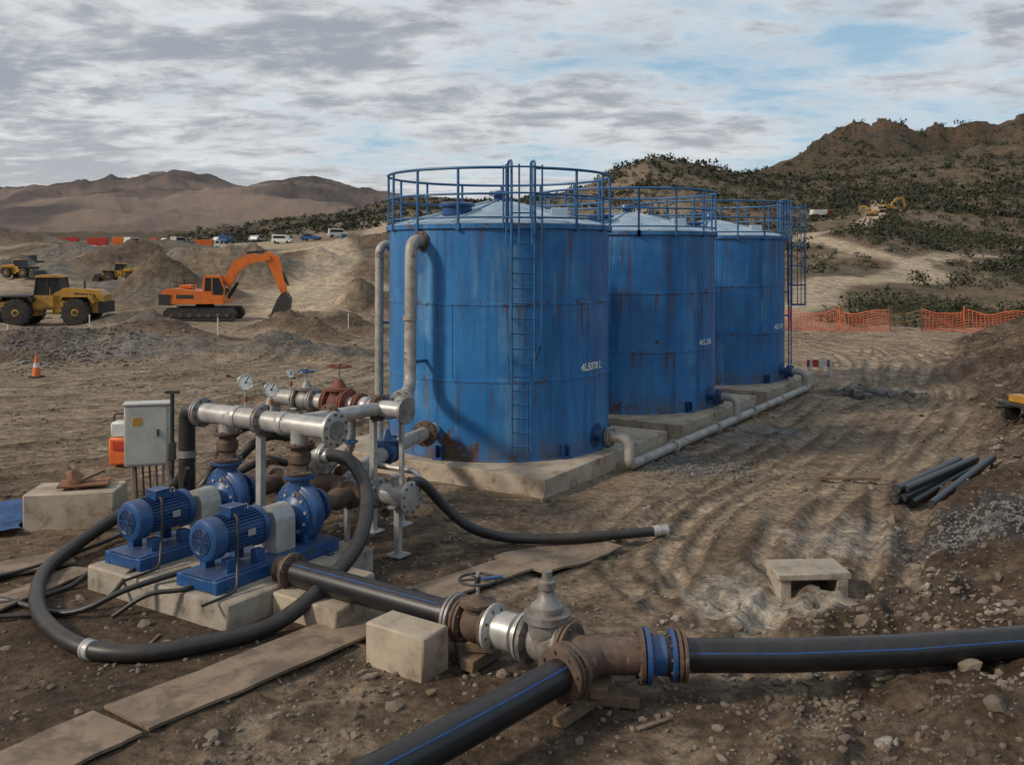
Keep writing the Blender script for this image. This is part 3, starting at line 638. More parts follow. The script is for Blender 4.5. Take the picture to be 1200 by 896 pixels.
b.tube(rpath([L(2.9,1.0,mz),L(2.9,1.0,1.25),L(2.9,.8,1.25)],.14),.1,'galv',18);b.pair(L(2.9,.78,1.25),V,.19,'galv')
b.tube(rpath([(-1.42,18.2,.9),(-1.95,16.7,.9),(-2.35,15.1,.87),L(2.95,.45,.85)],.5),.125,'gpipe',20)
b.valve((-2.12,16.0,.88),(.24,.97,0),.13,'pblue','pblue',h=.6,wr=.16);b.pair((-1.62,17.6,.9),(.33,.94,0),.24,'rust');b.flange((-1.45,18.1,.9),(.33,.94,0),.26,'rust')
b.valve((-2.5,14.5,.86),(.15,.98,0),.12,'rust','pblue',h=.5,wr=.13)
b.tube(rpath([L(3.9,1.9,.5),L(3.9,.2,.5),L(3.1,-.2,.5)],.2),.07,'rust',14)
b.tube(rpath([L(3.6,.9,1.9),L(3.6,.9,1.2),L(3.2,.9,1.1),L(2.9,.9,.9)],.15),.07,'valve',12)
b.tube(rpath([L(4.4,1.5,.25),L(4.4,1.5,.8),L(4.4,.2,.8),L(4.4,.2,.25)],.15),.05,'galv',12)
b.lathe(L(2.9,-.55,mz),(0,0,1),[(0,.05),(.25,.05),(.26,.08),(.29,.08)],'galv')
b.obj('suction_manifold')
b=B()
def post(p,z1,w=.09): 
    b.box((p.x,p.y,z1/2-.05),(w,w,z1+.1),'galv',rz=1.0,ch=.006);b.box((p.x,p.y,.03+max(0,p.z)),(.26,.26,.025),'galv',rz=1.0);b.box((p.x,p.y,z1-.01),(.3,.12,.03),'galv',rz=1.0)
post(L(1.62,.75),1.83,.1);post(L(3.6,.45),1.78);post(L(2.9,-.6),.72);post(L(3.6,2.0),1.78);post(L(2.9,.35),.72,.07);post(Vector((-1.72,14.75,0)),1.72,.07)
b.obj('pipe_support_stand')
def gauge(p,h,R,st):
    b=B();p=Vector(p);b.cyl(p,p+Vector((0,0,h-R)),.018,'galv',10);b.lathe(p+Vector((0,0,.1)),(0,0,1),[(0,.03),(.07,.03)],'copper')
    if st: b.box(p+Vector((.05,0,h*.4)),(.12,.03,.03),'redrust')
    c=p+Vector((0,0,h));d=Vector((.3,-1,.12)).normalized()
    b.lathe(c-d*.04,d,[(0,R*.9),(.005,R),(.06,R)],'dark',28);b.torus(c+d*.022,d,R*.95,R*.09,'galv',28,8);b.lathe(c+d*.02,d,[(0,R*.9),(.006,R*.9)],'face',28)
    b.tube([c+d*.03,c+d*.03+Vector((.4,0,.7))*R],.006,'dark',5);b.cyl(c+d*.024,c+d*.038,.015,'dark',8)
    for q in range(9):
        a=rad(-45+q*33.75);v1=Vector((math.cos(a),0,math.sin(a)));v1=(v1-d*v1.dot(d)).normalized();b.tube([c+d*.028+v1*R*.7,c+d*.028+v1*R*.83],.004,'dark',4)
    b.obj('pressure_gauge')
gauge(L(1.62,1.05,2.1),.36,.11,False);gauge(L(1.62,.55,2.1),.3,.1,True)
gauge(L(3.6,2.2,2.0),.3,.07,False)
# hoses
b=B()
hp=[(-2.78,13.92,1.25),(-2.55,13.75,1.3),(-2.2,13.15,1.3),(-1.92,12.5,1.05),(-1.9,11.7,.66),(-2.2,11.0,.36),(-2.64,10.5,.12),(-3.2,10.05,.1),(-3.88,9.77,.1),(-4.6,9.98,.1),(-5.45,10.9,.1),(-6.05,12.2,.1),(-6.1,13.2,.16),(-5.75,13.9,.4),(-5.1,14.0,.72),(-4.75,13.75,1.05),(-4.67,13.7,1.25)]
C=crom(hp,8);b.tube(C,.092,'rubber',18)
for k in(2,70,125): 
    d=(C[k+1]-C[k]).normalized();b.lathe(C[k]-d*.06,d,[(0,.098),(.005,.105),(.035,.105),(.04,.099),(.08,.099),(.085,.105),(.11,.105),(.12,.099)],'galv')
b.obj('rubber_hose')
b=B();h2=[L(2.95,-.75,1.05),(-1.25,13.3,1.0),(-.95,13.5,.62),(-.6,13.55,.32),(-.1,13.8,.1),(.62,13.8,.08),(1.5,13.95,.09),(2.15,14.15,.09)]
C=crom(h2,8);b.tube(C,.072,'rubber',16);d=(C[-1]-C[-3]).normalized();b.lathe(C[-1]-d*.05,d,[(0,.08),(.1,.085),(.11,.07),(.2,.07),(.2,.085),(.24,.085)],'galv')
b.obj('rubber_hose')
b=B()
for k,pts in enumerate([[(-7.5,11.6,.04),(-6.2,11.3,.04),(-5.6,11.9,.03),(-5.3,12.3,.25),(-4.8,12.5,.4)],[(-7.8,11.1,.04),(-6.3,10.9,.04),(-5.0,11.2,.05),(-4.7,11.7,.32),(-4.5,12.0,.45)],[(-8,10.6,.04),(-6.5,11.5,.04),(-5.2,11.0,.05),(-4.5,11.1,.3),(-3.9,11.5,.4)],[(-8,12.5,.04),(-7,12.2,.05),(-6.4,12.6,.05),(-5.8,14.2,.06),(-5.9,15.6,.1),(-6.1,16.2,.5)],[(-5.9,16.2,.7),(-5.4,15.2,.1),(-5.0,14.6,.2),(-4.7,13.6,.9),(-4.6,13.4,1.2)],[(-4.6,10.9,.05),(-4.2,10.9,.3),(-3.8,11.0,.33),(-3.7,11.35,.34),(-3.4,11.6,.5)]]):
    b.tube(crom(pts,8),.028 if k%2 else .035,'rubber',10)
b.obj('power_cable')
b=B();b.tube(crom([(-4.7,14.9,.1),(-4.4,15.0,.9),(-3.9,15.3,1.3),(-3.3,15.6,1.0),(-3.0,15.6,.5)],8),.075,'rubber',14)
b.tube(crom([(-5.6,14.8,.1),(-5.0,15.3,.5),(-4.6,15.2,1.2),(-4.2,15.0,1.5),(-3.75,15.25,1.4)],8),.075,'rubber',14)
b.tube(crom([(-6.0,15.2,.1),(-5.2,14.5,.45),(-4.4,14.2,.8),(-3.9,14.8,1.0),(-3.6,15.1,.9)],8),.06,'rubber',14);b.obj('rubber_hose')
# ------------------------------------------------------------ black pipeline with valves and tee
w=Vector((.82,-.572,0)).normalized();P0=Vector((-2.65,11.35,.42))
def Q(t,z=0): return P0+w*t+Vector((0,0,z))
def hdpe(pts,r,so,name,fl=()):
    b=B();b.tube(pts,r,'hdpe',28)
    P=[Vector(p) for p in pts]
    for ang in so:
        vs=[];fs=[]
        for i,p in enumerate(P):
            t=(P[min(i+1,len(P)-1)]-P[max(i-1,0)]).normalized();sd=t.cross(Vector((0,0,1))).normalized();up=sd.cross(t)
            for dq in(-.045,.045): vs.append(p+(sd*math.cos(ang+dq)+up*math.sin(ang+dq))*(r+.0035))
        for i in range(len(P)-1): fs.append((2*i,2*i+2,2*i+3,2*i+1))
        b.add(vs,fs,'stripe')
    for p,d,rr,m in fl: b.pair(p,d,rr,m);b.lathe(Vector(p)-Vector(d).normalized()*.16,d,[(0,r),(.01,r+.03),(.13,r+.03)],'hdpe')
    return b.obj(name)
hdpe([Q(.1),Q(1.2,.0),Q(2.5)],.15,(1.0,),'black_water_pipe',[(Q(2.52),w,.25,'valve')])
b=B();b.flange(Q(.02),w,.22,'rust',.05,10);b.lathe(Q(-.2),w,[(0,.15),(.2,.15)],'rust');b.lathe(Q(-.21),w,[(0,.12),(.005,.12)],'dark');b.obj('pipe_flange_end')
b=B();b.valve(Q(2.8),w,.14,'rust','dark',h=.45,wr=.19);b.lathe(Q(2.99),w,[(0,.24),(.03,.24),(.05,.16),(.12,.16),(.13,.19),(.3,.19),(.31,.16),(.36,.16),(.38,.24),(.41,.24)],'galv');b.cyl(Q(2.8,.45),Q(2.8,.45)+Vector((.26,.0,.03)),.02,'pblue');b.obj('gate_valve')
b=B();c=Q(3.65)
b.lathe(c-w*.22,w,[(0,.25),(.04,.25),(.05,.16),(.1,.18),(.22,.2),(.34,.18),(.39,.16),(.4,.25),(.44,.25)],'valve');b.flange(c-w*.2,w,.25,'valve',.04);b.flange(c+w*.2,w,.25,'valve',.04)
b.lathe(c,(0,0,1),[(0,.18),(.16,.19),(.22,.19),(.23,.23),(.3,.23),(.31,.17),(.37,.16),(.42,.1),(.5,.07),(.52,.07),(.53,.09),(.6,.085),(.62,.06),(.63,.06)],'valve',24)
b.cyl(c+Vector((0,0,.6)),c+Vector((0,0,.7)),.05,'valve',14)
b.box(c+Vector((0,0,.16)),(.36,.2,.3),'valve',rz=math.atan2(w.y,w.x),ch=.06)
b.obj('gate_valve')
tc=Q(4.2);dA=-w;dB=Vector((-.66,-.75,0)).normalized();dC=Vector((1,.02,.0)).normalized()
b=B();b.cyl(c+w*.2,tc,.15,'rust',22);b.pair(tc+dA*.3,w,.25,'rust')
b.tube(rpath([tc-dB*.12+Vector((0,0,0)),tc+dB*.42],.1),.165,'rust',26);b.tube([tc-dC*.15,tc+dC*.42],.17,'rust',26);b.lathe(tc-dB*.2,dB,[(0,.1),(.04,.15),(.1,.17),(.2,.175)],'rust')
b.flange(tc+dB*.42,dB,.26,'rust',.045,10);b.flange(tc+dC*.42,dC,.26,'rust',.045,10)
b.obj('pipe_tee')
b=B();b.flange(tc+dC*.48,dC,.26,'pblue',.05,10);b.lathe(tc+dC*.5,dC,[(0,.17),(.02,.18),(.2,.18),(.21,.2),(.28,.2)],'pblue');b.flange(tc+dC*.72,dC,.24,'pblue',.04,10);b.obj('pipe_coupling')
e=tc+dC*.75
hdpe([e,e+Vector((1,.04,-.02)),e+Vector((2.2,.14,-.02)),e+Vector((3.4,.3,.0)),e+Vector((4.6,.5,.02)),e+Vector((6,.8,.1)),e+Vector((8,1.3,.3))],.155,(.5,),'black_water_pipe',[(e+Vector((.05,0,0)),dC,.24,'rust')])
e=tc+dB*.46
hdpe([e]+[e+dB*k+Vector((-.02*k*k,-.02*k,-.02*k)) for k in(.7,1.5,2.5,4,6)],.155,(2.3,),'black_water_pipe',[(e+dB*.06,dB,.25,'rust')])
b=B();rz=math.atan2(w.y,w.x)
b.box(Q(2.85,-.34),(.16,.5,.12),'timber',rz=rz);b.box(Q(2.85,-.22),(.3,.14,.1),'timber',rz=rz+.5);b.box(Q(2.6,-.36),(.1,.6,.1),'timber',rz=rz+.8);b.obj('timber_prop')
b=B();b.box(tc+Vector((0,-.05,-.36)),(.8,.16,.1),'timber',rz=-.2);b.box(tc+Vector((.05,.0,-.25)),(.16,.5,.1),'timber',rz=-.2);b.box(tc+Vector((-.2,-.3,-.37)),(.6,.12,.08),'timber',rz=.9);b.obj('timber_prop')
def cblock(c,sz,rz,name='concrete_block'):
    b=B();b.box((c[0],c[1],sz[2]/2+gz(c[0],c[1])-.06),sz,'conc' if sz[2]>.3 else 'concd',rz=rz,ch=.02);return b.obj(name)
cblock((-1.08,9.72),(.78,.42,.5),rz);cblock((-2.25,11.02),(1.05,.5,.33),rz)
cblock((-6.95,15.1),(1.35,.8,.6),.12);cblock((-2.0,11.75),(.5,.35,.35),rz)
b=B();b.box((-6.85,15.15,.575),(.75,.5,.03),'copper',rz=.3,ch=.004);b.tube([(-6.95,15.1,.6),(-6.9,15.1,.64)],[.22,.18],'copper',18);b.box((-6.75,15.15,.68),(.45,.1,.04),'timber',R=Matrix.Rotation(.5,3,'Z')@Matrix.Rotation(-.35,3,'Y'));b.obj('rusty_cover_plate')
def board(p0,p1,wd,name='wooden_board',th=.03):
    b=B();p0=Vector((*p0,0));p1=Vector((*p1,0));d=(p1-p0);n=10;l=d.length;u=d/l;s=Vector((-u.y,u.x,0))
    vs=[];fs=[];tl=random.uniform(-.012,.012)
    for i in range(n+1):
        for sd in(-1,1):
            q=p0+d*i/n+s*sd*(wd/2+random.uniform(-.008,.008));g0=p0+d*i/n;z=.05+.7*gz(g0.x,g0.y)+sd*tl
            vs+=[(q.x,q.y,z+th*.5),(q.x,q.y,z-th*.5)]
    for i in range(n):
        a=i*4;c=a+4;fs+=[(a,c,c+2,a+2),(a+1,a+3,c+3,c+1),(a,a+1,c+1,c),(a+2,c+2,c+3,a+3)]
    fs+=[(0,2,3,1),(n*4,n*4+1,n*4+3,n*4+2)]
    b.add(vs,fs,'wood');b.obj(name,20)
board((-3.45,8.45),(-1.5,11.05),.72);board((-4.7,6.6),(-3.5,8.38),.74);board((-1.05,11.65),(.35,13.1),.6);board((.1,12.75),(1.25,14.0),.95);board((-7.6,12.0),(-6.1,13.1),.6);board((-6.3,11.0),(-5.7,12.6),.45)
b=B();b.box((-6.35,16.5,1.1),(.74,.34,1.05),'box',rz=.25,ch=.012);b.box((-6.31,16.32,1.1),(.66,.02,.97),'box',rz=.25,ch=.004)
for sx in(-.25,.25):
    c=Vector((-6.35,16.5,0))+Matrix.Rotation(.25,3,'Z')@Vector((sx,.05,0));b.box(c+Vector((0,0,.25)),(.05,.05,.65),'galv',rz=.25)
b.box(Vector((-6.12,16.34,1.15)),(.03,.05,.12),'dark',rz=.25);b.box((-6.35,16.5,1.64),(.8,.4,.03),'box',rz=.25);b.box((-6.45,16.28,1.35),(.16,.02,.14),'yellow',rz=.25,ch=.002)
for k in range(4): b.cyl((-6.55+.12*k,16.45,.6),(-6.5+.12*k,16.4,.0),.018,'dark',8)
b.obj('electrical_cabinet')
b=B();b.cyl((-5.75,16.0,0),(-5.75,16.0,1.88),.035,'dark');b.box((-5.75,16.0,1.9),(.24,.06,.05),'dark');b.box((-5.75,16.0,.9),(.1,.1,.3),'dark');b.obj('valve_key_post')
b=B();b.T=Matrix.Translation((-7.75,18.9,0));b.box((0,0,.33),(.5,.35,.55),'cone',ch=.04);b.box((0,0,.75),(.44,.3,.32),'white',ch=.04);b.box((0,-.19,.45),(.3,.02,.16),'red');b.tube(rpath([(-.2,0,.85),(-.2,0,1.05),(.2,0,1.05),(.2,0,.85)],.06),.02,'dark',8);b.obj('portable_generator')
b=B();vs=[];fs=[];n=16
for i in range(n):
    for j in range(n):
        x=-8.9+1.3*i/(n-1);y=14.3+1.5*j/(n-1);vs.append((x+.1*math.sin(j),y,gz(x,y)+.04+.16*float(fbm(np.array([x*3.]),np.array([y*3.]),3,9)[0])))
for i in range(n-1):
    for j in range(n-1): fs.append((i*n+j,(i+1)*n+j,(i+1)*n+j+1,i*n+j+1))
b.add(vs,fs,'tarp');b.obj('blue_tarp',60)
b=B()
for k in range(6):
    s=.16*k;z=[0,0,0,.0,.13,.13][k];s=s if k<4 else .08+.16*(k-4)
    a=Vector((6.35+s*1.05,15.7-s*.5+.15*(k%3),0));e=Vector((8.55+s*1.1+.1*(k%2),18.3-s*.5,0));a.z=gz(a.x,a.y)+.1+z;e.z=gz(e.x,e.y)+.14+z
    b.tube([a,e],.075,'hdpe',16);d=(a-e).normalized();b.lathe(a+d*.002,d,[(0,.06),(.002,.06)],'dark')
b.obj('black_pipe_bundle')
b=B();a=Vector((6.2,17.4,gz(6.2,17.4)+.05));b.box(a,(1.1,.09,.05),'timber',rz=-.1);b.obj('timber_plank')
b=B();c=Vector((3.8,12.2,gz(3.8,12.2)-.03));R=.05
b.box(c+Vector((0,0,.30)),(.95,.6,.09),'concd',rz=R,ch=.015);b.box(c+Vector((-.36,0,.12)),(.14,.56,.3),'concd',rz=R);b.box(c+Vector((.36,0,.12)),(.14,.56,.3),'concd',rz=R);b.box(c+Vector((0,.22,.12)),(.6,.1,.3),'concd',rz=R);b.obj('precast_concrete_box')
b=B();g=random.Random(5)
for k in range(60):
    x,y=g.choice([(g.uniform(1,6),g.uniform(8,10)),(g.uniform(4.5,9),g.uniform(12,20)),(g.uniform(-6,0),g.uniform(8,14)),(g.uniform(-9,-4),g.uniform(12,17))])
    if (L(1.2,.6)-Vector((x,y,0))).length<2: continue
    l=g.uniform(.08,.4);b.box((x,y,gz(x,y)+.02),(l,g.uniform(.015,.05),.02),g.choice(['timber','wood','timber','rust']),R=Matrix.Rotation(g.uniform(0,3),3,'Z')@Matrix.Rotation(g.uniform(-.15,.15),3,'Y'))
b.obj('scrap_debris')
# ------------------------------------------------------------ small site items
def cone(x,y):
    b=B();z=gz(x,y);b.box((x,y,z+.03),(.4,.4,.05),'dark');b.lathe((x,y,z+.05),(0,0,1),[(0,.15),(.3,.105)],'cone');b.lathe((x,y,z+.35),(0,0,1),[(0,.105),(.15,.08)],'white');b.lathe((x,y,z+.5),(0,0,1),[(0,.08),(.25,.04),(.26,.0)],'cone');b.obj('traffic_cone')
cone(-16.5,32.8)
x,y=10.9,33.5
b=B();z=gz(x,y);b.box((x,y,z+.45),(.9,.05,.25),'red');b.box((x-.35,y,z+.3),(.06,.4,.6),'white');b.box((x+.35,y,z+.3),(.06,.4,.6),'white');b.box((x+.1,y-.03,z+.45),(.3,.03,.25),'white');b.obj('road_barrier')
b=B();b.T=Matrix.Translation((12.1,21.6,gz(12.0,21.6)-.05))@Matrix.Rotation(.2,4,'Z')@Matrix.Scale(.8,4)
b.box((0,0,.55),(2.0,1.1,.08),'dark');b.box((-.6,0,.7),(.4,.7,.2),'yellow');b.box((.3,.1,.9),(.9,.8,.6),'white')
for x in(-.6,.6):
    for y in(-.5,.5):b.lathe((x,y,.3),(0,1,0),[(-.08,.1),(-.07,.28),(.07,.28),(.08,.1)],'tyre')
b.box((-1.2,0,.5),(.6,.08,.08),'dark');b.box((.3,-.31,.95),(.5,.02,.3),'dark');b.obj('equipment_trailer')
b=B()
for x,y in((-14,45),(-21,47),(-9,52),(-24,45),(-12.4,58)): 
    z=gz(x,y);b.box((x,y,z+.4),(.05,.05,.9),'white')
b.obj('survey_stake')
def fence(pts,h=1.2):
    b=B();P=[Vector((x,y,gz(x,y))) for x,y in pts]
    for a,c in zip(P[:-1],P[1:]):
        l=(c-a).length;n=int(l/.2);rows=8
        d=(c-a);side=Vector((-d.y,d.x,0)).normalized()
        grid=[[a+d*(i/n)+Vector((0,0,.05+(h-.28*abs(math.sin(math.pi*(i/n*l/2.4)))**.8*(.5+.5*math.sin(i*.13)))*j/rows+.03*math.sin(i*.9+j)))+side*(.1*math.sin(i*.35+j*.5)) for j in range(rows+1)] for i in range(n+1)]
        for j in range(rows+1):
            b.tube([grid[i][j] for i in range(n+1)],.035 if j in(0,rows) else .02,'net',4)
        for i in range(n+1): b.tube([grid[i][0],grid[i][rows]],.016,'net',4)
        m=max(1,round(l/2.4))
        for k in range(m+1):
            p=a+d*k/m;b.tube([p-Vector((0,0,.2)),p+Vector((.06*math.sin(k*2.3),0,h+.25))],.035,'cone' if k%2 else 'timber',8)
    b.obj('safety_fence')
fence([(13.5,55.5),(16,54.5),(21.2,53)]);fence([(23.4,54),(29.5,51.8),(34,50)])
b=B()
for z in(.55,1.0): 
    A=Vector((21.2,53,z));C_=Vector((23.4,54,z+.1));b.tube([A,(A+C_)/2-Vector((0,0,.12)),C_],.03,'yellow',4)
b.obj('barrier_tape')
# ------------------------------------------------------------ machines
def place(b,x,y,rz,sc=1): b.T=Matrix.Translation((x,y,gz(x,y)-.02))@Matrix.Rotation(rz,4,'Z')@Matrix.Scale(sc,4)
def wheelv(b,x,y,R,w,hub='yellow'):
    b.lathe((x,y-w/2,R),(0,1,0),[(0,R*.55),(.02,R*.9),(w*.15,R),(w*.85,R),(w-.02,R*.9),(w,R*.55)],'tyre',24)
    b.lathe((x,y-w/2-.01,R),(0,1,0),[(0,R*.18),(.03,R*.42),(w,R*.42),(w+.02,R*.18)],hub,18)
    b.lathe((x,y-w/2-.03,R),(0,1,0),[(0,R*.15),(w+.06,R*.15)],'dark',12)
    for k in range(18):
        q=2*math.pi*k/18;b.box((x+math.cos(q)*R,y,R+math.sin(q)*R),(R*.09,w*.9,R*.13),'tyre',R=Matrix.Rotation(-q,3,'Y'))
def excavator(x,y,rz,sc=1,pm_='orange'):
    b=B();place(b,x,y,rz,sc)
    for s in(-1,1):
        y0=s*1.2
        st=[(-1.9+.42*math.cos(a),.45+.42*math.sin(a)) for a in np.linspace(math.pi/2,3*math.pi/2,9)]+[(1.9+.42*math.cos(a),.45+.42*math.sin(a)) for a in np.linspace(-math.pi/2,math.pi/2,9)]
        b.prism(st,y0-.28,y0+.28,'tyre');b.prism([(-1.7,.3),(1.7,.3),(1.7,.62),(-1.7,.62)],y0-.31,y0+.31,'dark')
        for k in range(7): b.lathe((-1.8+.6*k,y0-.33,.42),(0,1,0),[(0,.14),(.66,.14)],'rust',12)
        for k in range(18): b.box((-2.1+k*.247,y0,.88),(.1,.6,.05),'dark')
    b.box((0,0,.7),(1.8,2,.4),'dark');b.cyl((0,0,.8),(0,0,1.1),.6,'dark',24)
    b.prism([(-2.5,1.15),(1.5,1.15),(1.5,1.5),(.3,1.95),(-1.6,2.15),(-2.3,2.1),(-2.55,1.7)],-1.35,1.35,pm_)
    b.prism([(-2.62,1.1),(-1.9,1.05),(-1.8,1.75),(-2.6,1.8)],-1.38,1.38,'dark')
    b.prism([(-1.5,1.5),(-.4,1.5),(-.4,1.75),(-1.5,1.75)],-1.365,1.365,'dark')
    b.box((-1.2,.3,2.25),(.8,1.2,.2),pm_);b.cyl((-1.6,.8,2.1),(-1.6,.8,2.7),.06,'dark')
    b.tube([(-.4,-1.3,2.0),(-.4,-1.3,2.5),(-1.9,-1.3,2.6),(-1.9,-1.3,2.1)],.03,'dark',6)
    b.prism([(.15,1.3),(1.55,1.3),(1.62,2.1),(1.3,3.0),(.25,3.0),(.15,2.4)],-1.33,-.4,pm_)
    b.prism([(.3,2.0),(.72,2.0),(.72,2.85),(.35,2.85)],-1.35,-.39,'glass');b.prism([(.82,1.75),(1.48,1.75),(1.52,2.1),(1.22,2.85),(.82,2.85)],-1.35,-.39,'glass')
    b.box((1.5,-.87,2.2),(.2,.7,.9),'glass',R=Matrix.Rotation(-.3,3,'Y'))
    b.prism([(.6,1.5),(1.2,1.4),(2.2,3.25),(3.0,3.8),(4.25,4.0),(4.3,4.3),(2.9,4.42),(1.9,3.95)],-.1,.45,pm_)
    b.prism([(3.65,4.3),(4.1,4.6),(4.85,4.2),(5.4,1.7),(5.05,1.6),(4.15,3.7)],-.02,.37,pm_)
    b.tube([(1.5,.17,1.5),(2.6,.17,3.3)],.08,'galv',10);b.tube([(1.5,.17,1.5),(2.1,.17,2.5)],.12,'dark',10)
    b.tube([(2.7,.17,4.5),(3.85,.17,4.6)],.09,'dark',10);b.tube([(4.7,.17,3.9),(5.45,.17,2.3)],.08,'dark',10)
    b.prism([(5.3,1.9),(5.6,1.4),(5.5,.6),(5.0,.15),(4.35,.3),(4.5,.7),(4.8,1.4),(5.05,1.75)],-.45,.8,'dark')
    for k in range(5): b.box((4.35,-.38+k*.28,.28),(.28,.09,.08),'dark')
    b.obj('excavator',30)
excavator(-19.8,61,.06,.97)
excavator(81,203,.2,.75,'yellow')
def loader(x,y,rz,sc=1):
    b=B();place(b,x,y,rz,sc)
    for xx in(-1.75,1.75):
        for yy in(-1.05,1.05): wheelv(b,xx,yy,.85,.6)
    b.prism([(.2,.7),(3.0,.8),(3.3,1.2),(3.3,1.9),(2.9,2.2),(.9,2.35),(.3,2.0)],-.75,.75,'yellow')
    b.prism([(3.0,.75),(3.45,.8),(3.45,1.5),(3.0,1.5)],-.9,.9,'dark')
    b.prism([(1.5,1.5),(2.8,1.45),(2.75,1.95),(1.5,2.05)],-.765,.765,'dark')
    for k in range(5): b.box((1.62+k*.26,0,1.75),(.05,1.56,.42),'yellow')
    b.prism([(.9,1.55),(1.0,1.8),(2.5,1.8),(2.8,1.4),(2.9,1.45),(2.65,1.9),(.9,1.92)],-1.35,1.35,'yellow')
    b.prism([(-2.65,1.5),(-2.5,1.8),(-1.0,1.8),(-.8,1.5),(-.75,1.6),(-.9,1.9),(-2.6,1.9)],-1.35,1.35,'dark')
    b.prism([(-.9,1.0),(.7,1.0),(.7,1.9),(-1.0,1.9)],-.75,.75,'yellow')
    b.prism([(-.9,1.9),(.75,1.9),(.6,3.0),(-.75,3.0)],-.68,.68,'glass')
    b.prism([(-.85,3.0),(.75,3.0),(.65,3.15),(-.75,3.15)],-.8,.8,'yellow')
    for xx,x2 in((-.9,-.75),(-.1,-.1),(.75,.6)):
        for yy in(-.69,.69): b.tube([(xx,yy,1.9),(x2,yy,3.0)],.045,'dark',6)
    b.prism([(-2.4,.6),(-.8,.6),(-.8,1.6),(-1.6,1.7),(-2.4,1.2)],-.55,.55,'yellow')
    for s in(-.5,.5): b.prism([(-1.2,1.9),(-.9,1.6),(-2.6,1.2),(-3.3,.6),(-3.5,.75),(-2.8,1.5)],s-.09,s+.09,'yellow')
    b.prism([(-3.3,.15),(-3.2,.9),(-3.4,1.35),(-3.9,1.2),(-4.4,.2),(-4.4,.1),(-3.5,.05)],-1.45,1.45,'dark')
    b.tube([(-1.2,0,1.7),(-2.9,0,1.3)],.08,'galv');b.cyl((1.8,.3,2.2),(1.8,.3,2.75),.06,'dark')
    for k in range(3): b.box((0,-1.0,.5+k*.3),(.5,.3,.05),'dark')
    b.tube([(.2,-1.1,.5),(.2,-1.1,2.4)],.025,'yellow',6)
    b.obj('wheel_loader',30)
loader(-27.9,57.5,.1,.97);loader(-40.9,99,.1,.62);loader(-51.5,99,math.pi-.3,.62);loader(-60,118,2.6,.6)
excavator(75,197,2.9,.5,'yellow')
def car(x,y,rz,m,van=False):
    b=B();place(b,x,y,rz)
    b.prism([(-2.2,.35),(2.2,.35),(2.25,.75),(1.9,.95),(-2.1,1.0),(-2.25,.7)],-.88,.88,m)
    if van: b.prism([(-2.1,1.0),(1.6,1.0),(1.0,1.9),(-2.05,2.0)],-.85,.85,m);b.prism([(-1.8,1.15),(1.2,1.15),(.85,1.7),(-1.8,1.7)],-.87,.87,'glass')
    else: b.prism([(-1.7,.98),(1.1,.95),(.4,1.48),(-1.2,1.5)],-.78,.78,m);b.prism([(-1.45,1.02),(.85,1.0),(.33,1.42),(-1.12,1.43)],-.8,.8,'glass')
    for xx in(-1.4,1.4):
        for yy in(-.8,.8): b.lathe((xx,yy-.1,.33),(0,1,0),[(0,.2),(.02,.33),(.2,.33),(.22,.2)],'tyre',14)
    b.obj('parked_car',30)
mats=['white','red','white','galv','dark','white','pblue','white','galv','dark','white','white']
for k in range(10): car(-88+k*3.7+random.uniform(-1,1),222+random.uniform(-4,4),1.4+random.uniform(-.4,.4),mats[k%12],k%3==0)
for k in range(3): car(-50+k*5.5,206+k*3,random.uniform(-.5,.5),mats[k+5],k%2==0)
def truck(x,y,rz,m,sc=.7):
    b=B();place(b,x,y,rz,sc)
    b.box((0,0,.75),(7.6,1.1,.3),'dark')
    b.prism([(-3.9,1.1),(-3.6,2.9),(2.0,3.0),(1.6,1.0)],-1.25,1.25,m)
    for k in range(6): b.box((-3.1+k*.9,0,1.95),(.12,2.6,1.7),m)
    b.prism([(2.1,.7),(4.0,.7),(4.0,1.7),(3.7,2.7),(2.1,2.7)],-1.15,1.15,'white' if m!='white' else 'red');b.prism([(2.7,1.8),(3.75,1.8),(3.6,2.5),(2.7,2.5)],-1.18,1.18,'glass')
    for xx in(-2.8,-1.5,3.0):
        for yy in(-1.0,1.0): b.lathe((xx,yy-.15,.5),(0,1,0),[(0,.3),(.03,.5),(.3,.5),(.33,.3)],'tyre',14)
    b.obj('dump_truck',30)
def container(x,y,rz,m):
    b=B();place(b,x,y,rz,.75);b.box((0,0,1.3),(6,2.4,2.5),m,ch=.03)
    for k in range(19): b.box((-2.7+k*.3,0,1.3),(.12,2.46,2.2),m,ch=.02)
    b.obj('shipping_container')
for x,m in((-106,'red'),(-99,'red'),(-93,'orange')): container(x,226,.1,m)
truck(-112,222,.1,'orange');truck(-58,180,.2,'orange',.6);truck(-116,228,3.0,'orange')
b=B();place(b,-30.2,170,.2);b.box((0,0,1.15),(1.2,1.2,2.2),'greenp');b.prism([(-.65,2.25),(.65,2.25),(.4,2.5),(-.4,2.5)],-.62,.62,'white');b.box((0,-.61,1.1),(.8,.03,1.8),'pblue');b.box((.3,-.63,1.2),(.06,.04,.2),'white');b.obj('portable_toilet')
truck(67,205,.2,'white',.6)
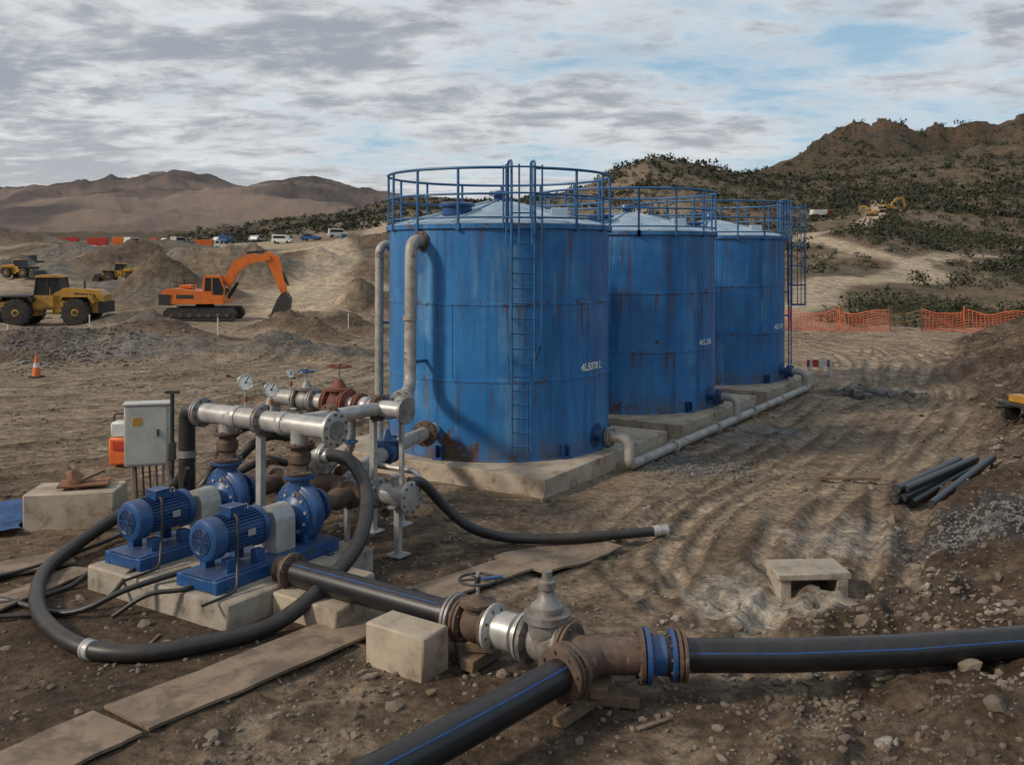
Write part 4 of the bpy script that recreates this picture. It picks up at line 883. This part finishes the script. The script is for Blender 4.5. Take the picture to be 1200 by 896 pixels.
# ------------------------------------------------------------ world, sun, camera
wd=bpy.data.worlds.new('World');scene.world=wd;wd.use_nodes=True;nt=wd.node_tree;bg=nt.nodes['Background']
EL,AZ=33,-112
sky=nd(nt,'ShaderNodeTexSky',sky_type='NISHITA');sky.sun_disc=False;sky.sun_elevation=rad(EL);sky.sun_rotation=rad(AZ)
tcn=nd(nt,'ShaderNodeTexCoord').outputs['Generated']
sp=nd(nt,'ShaderNodeSeparateXYZ');nt.links.new(tcn,sp.inputs[0]);zz=mth(nt,'ADD',mth(nt,'MAXIMUM',sp.outputs[2],0),.16)
cb=nd(nt,'ShaderNodeCombineXYZ');sock(nt,cb.inputs[0],mth(nt,'DIVIDE',sp.outputs[0],zz));sock(nt,cb.inputs[1],mth(nt,'MULTIPLY',mth(nt,'DIVIDE',sp.outputs[1],zz),1.35));cb.inputs[2].default_value=.7
cv=cb.outputs[0]
n1=noise(nt,cv,1.1,8,.6,.35);n2=noise(nt,cv,3.6,7,.62,.3);n3=noise(nt,cv,.55,4,.5);n4=noise(nt,cv,11,4,.6)
den=mth(nt,'ADD',mth(nt,'ADD',mth(nt,'MULTIPLY',n1,.56),mth(nt,'MULTIPLY',n2,.28)),mth(nt,'ADD',mth(nt,'MULTIPLY',n3,.1),mth(nt,'MULTIPLY',n4,.06)))
den=mth(nt,'SUBTRACT',den,mth(nt,'MULTIPLY',sp.outputs[0],.16))
mask=stp(nt,den,.36,.54)
hz_=stp(nt,sp.outputs[2],0,.13,.85,0);mask=mth(nt,'MAXIMUM',mask,hz_)
dk=mth(nt,'SUBTRACT',mth(nt,'ADD',mth(nt,'ADD',mth(nt,'MULTIPLY',n2,.45),mth(nt,'MULTIPLY',n1,.43)),mth(nt,'MULTIPLY',n4,.12)),mth(nt,'MULTIPLY',sp.outputs[0],.10))
cc=mix(nt,stp(nt,dk,.43,.60),(8.1,8.15,8.2),(3.5,3.85,4.35))
cc=mix(nt,stp(nt,sp.outputs[2],.0,.17,.45,0),cc,(7.4,7.35,7.2))
blue=mix(nt,.65,sky.outputs[0],(3.7,5.7,7.3))
col=mix(nt,mask,blue,cc);nt.links.new(col,bg.inputs[0]);bg.inputs[1].default_value=.1
sl=bpy.data.lights.new('sun','SUN');sl.energy=2.7;sl.angle=rad(7);sl.color=(1,.88,.74);so=bpy.data.objects.new('sun',sl);scene.collection.objects.link(so)
d=Vector((math.sin(rad(AZ))*math.cos(rad(EL)),math.cos(rad(AZ))*math.cos(rad(EL)),math.sin(rad(EL))));so.rotation_euler=d.to_track_quat('Z','Y').to_euler();so.location=(-20,-10,30)
cam=bpy.data.cameras.new('camera');co=bpy.data.objects.new('camera',cam);scene.collection.objects.link(co);co.location=(0,0,4.2);co.rotation_euler=(rad(90),0,0)
cam.sensor_width=36;cam.lens=33.24;cam.shift_y=-.1233;cam.clip_end=20000;cam.clip_start=.1;scene.camera=co
scene.view_settings.view_transform='Standard';scene.view_settings.look='None';scene.view_settings.exposure=0
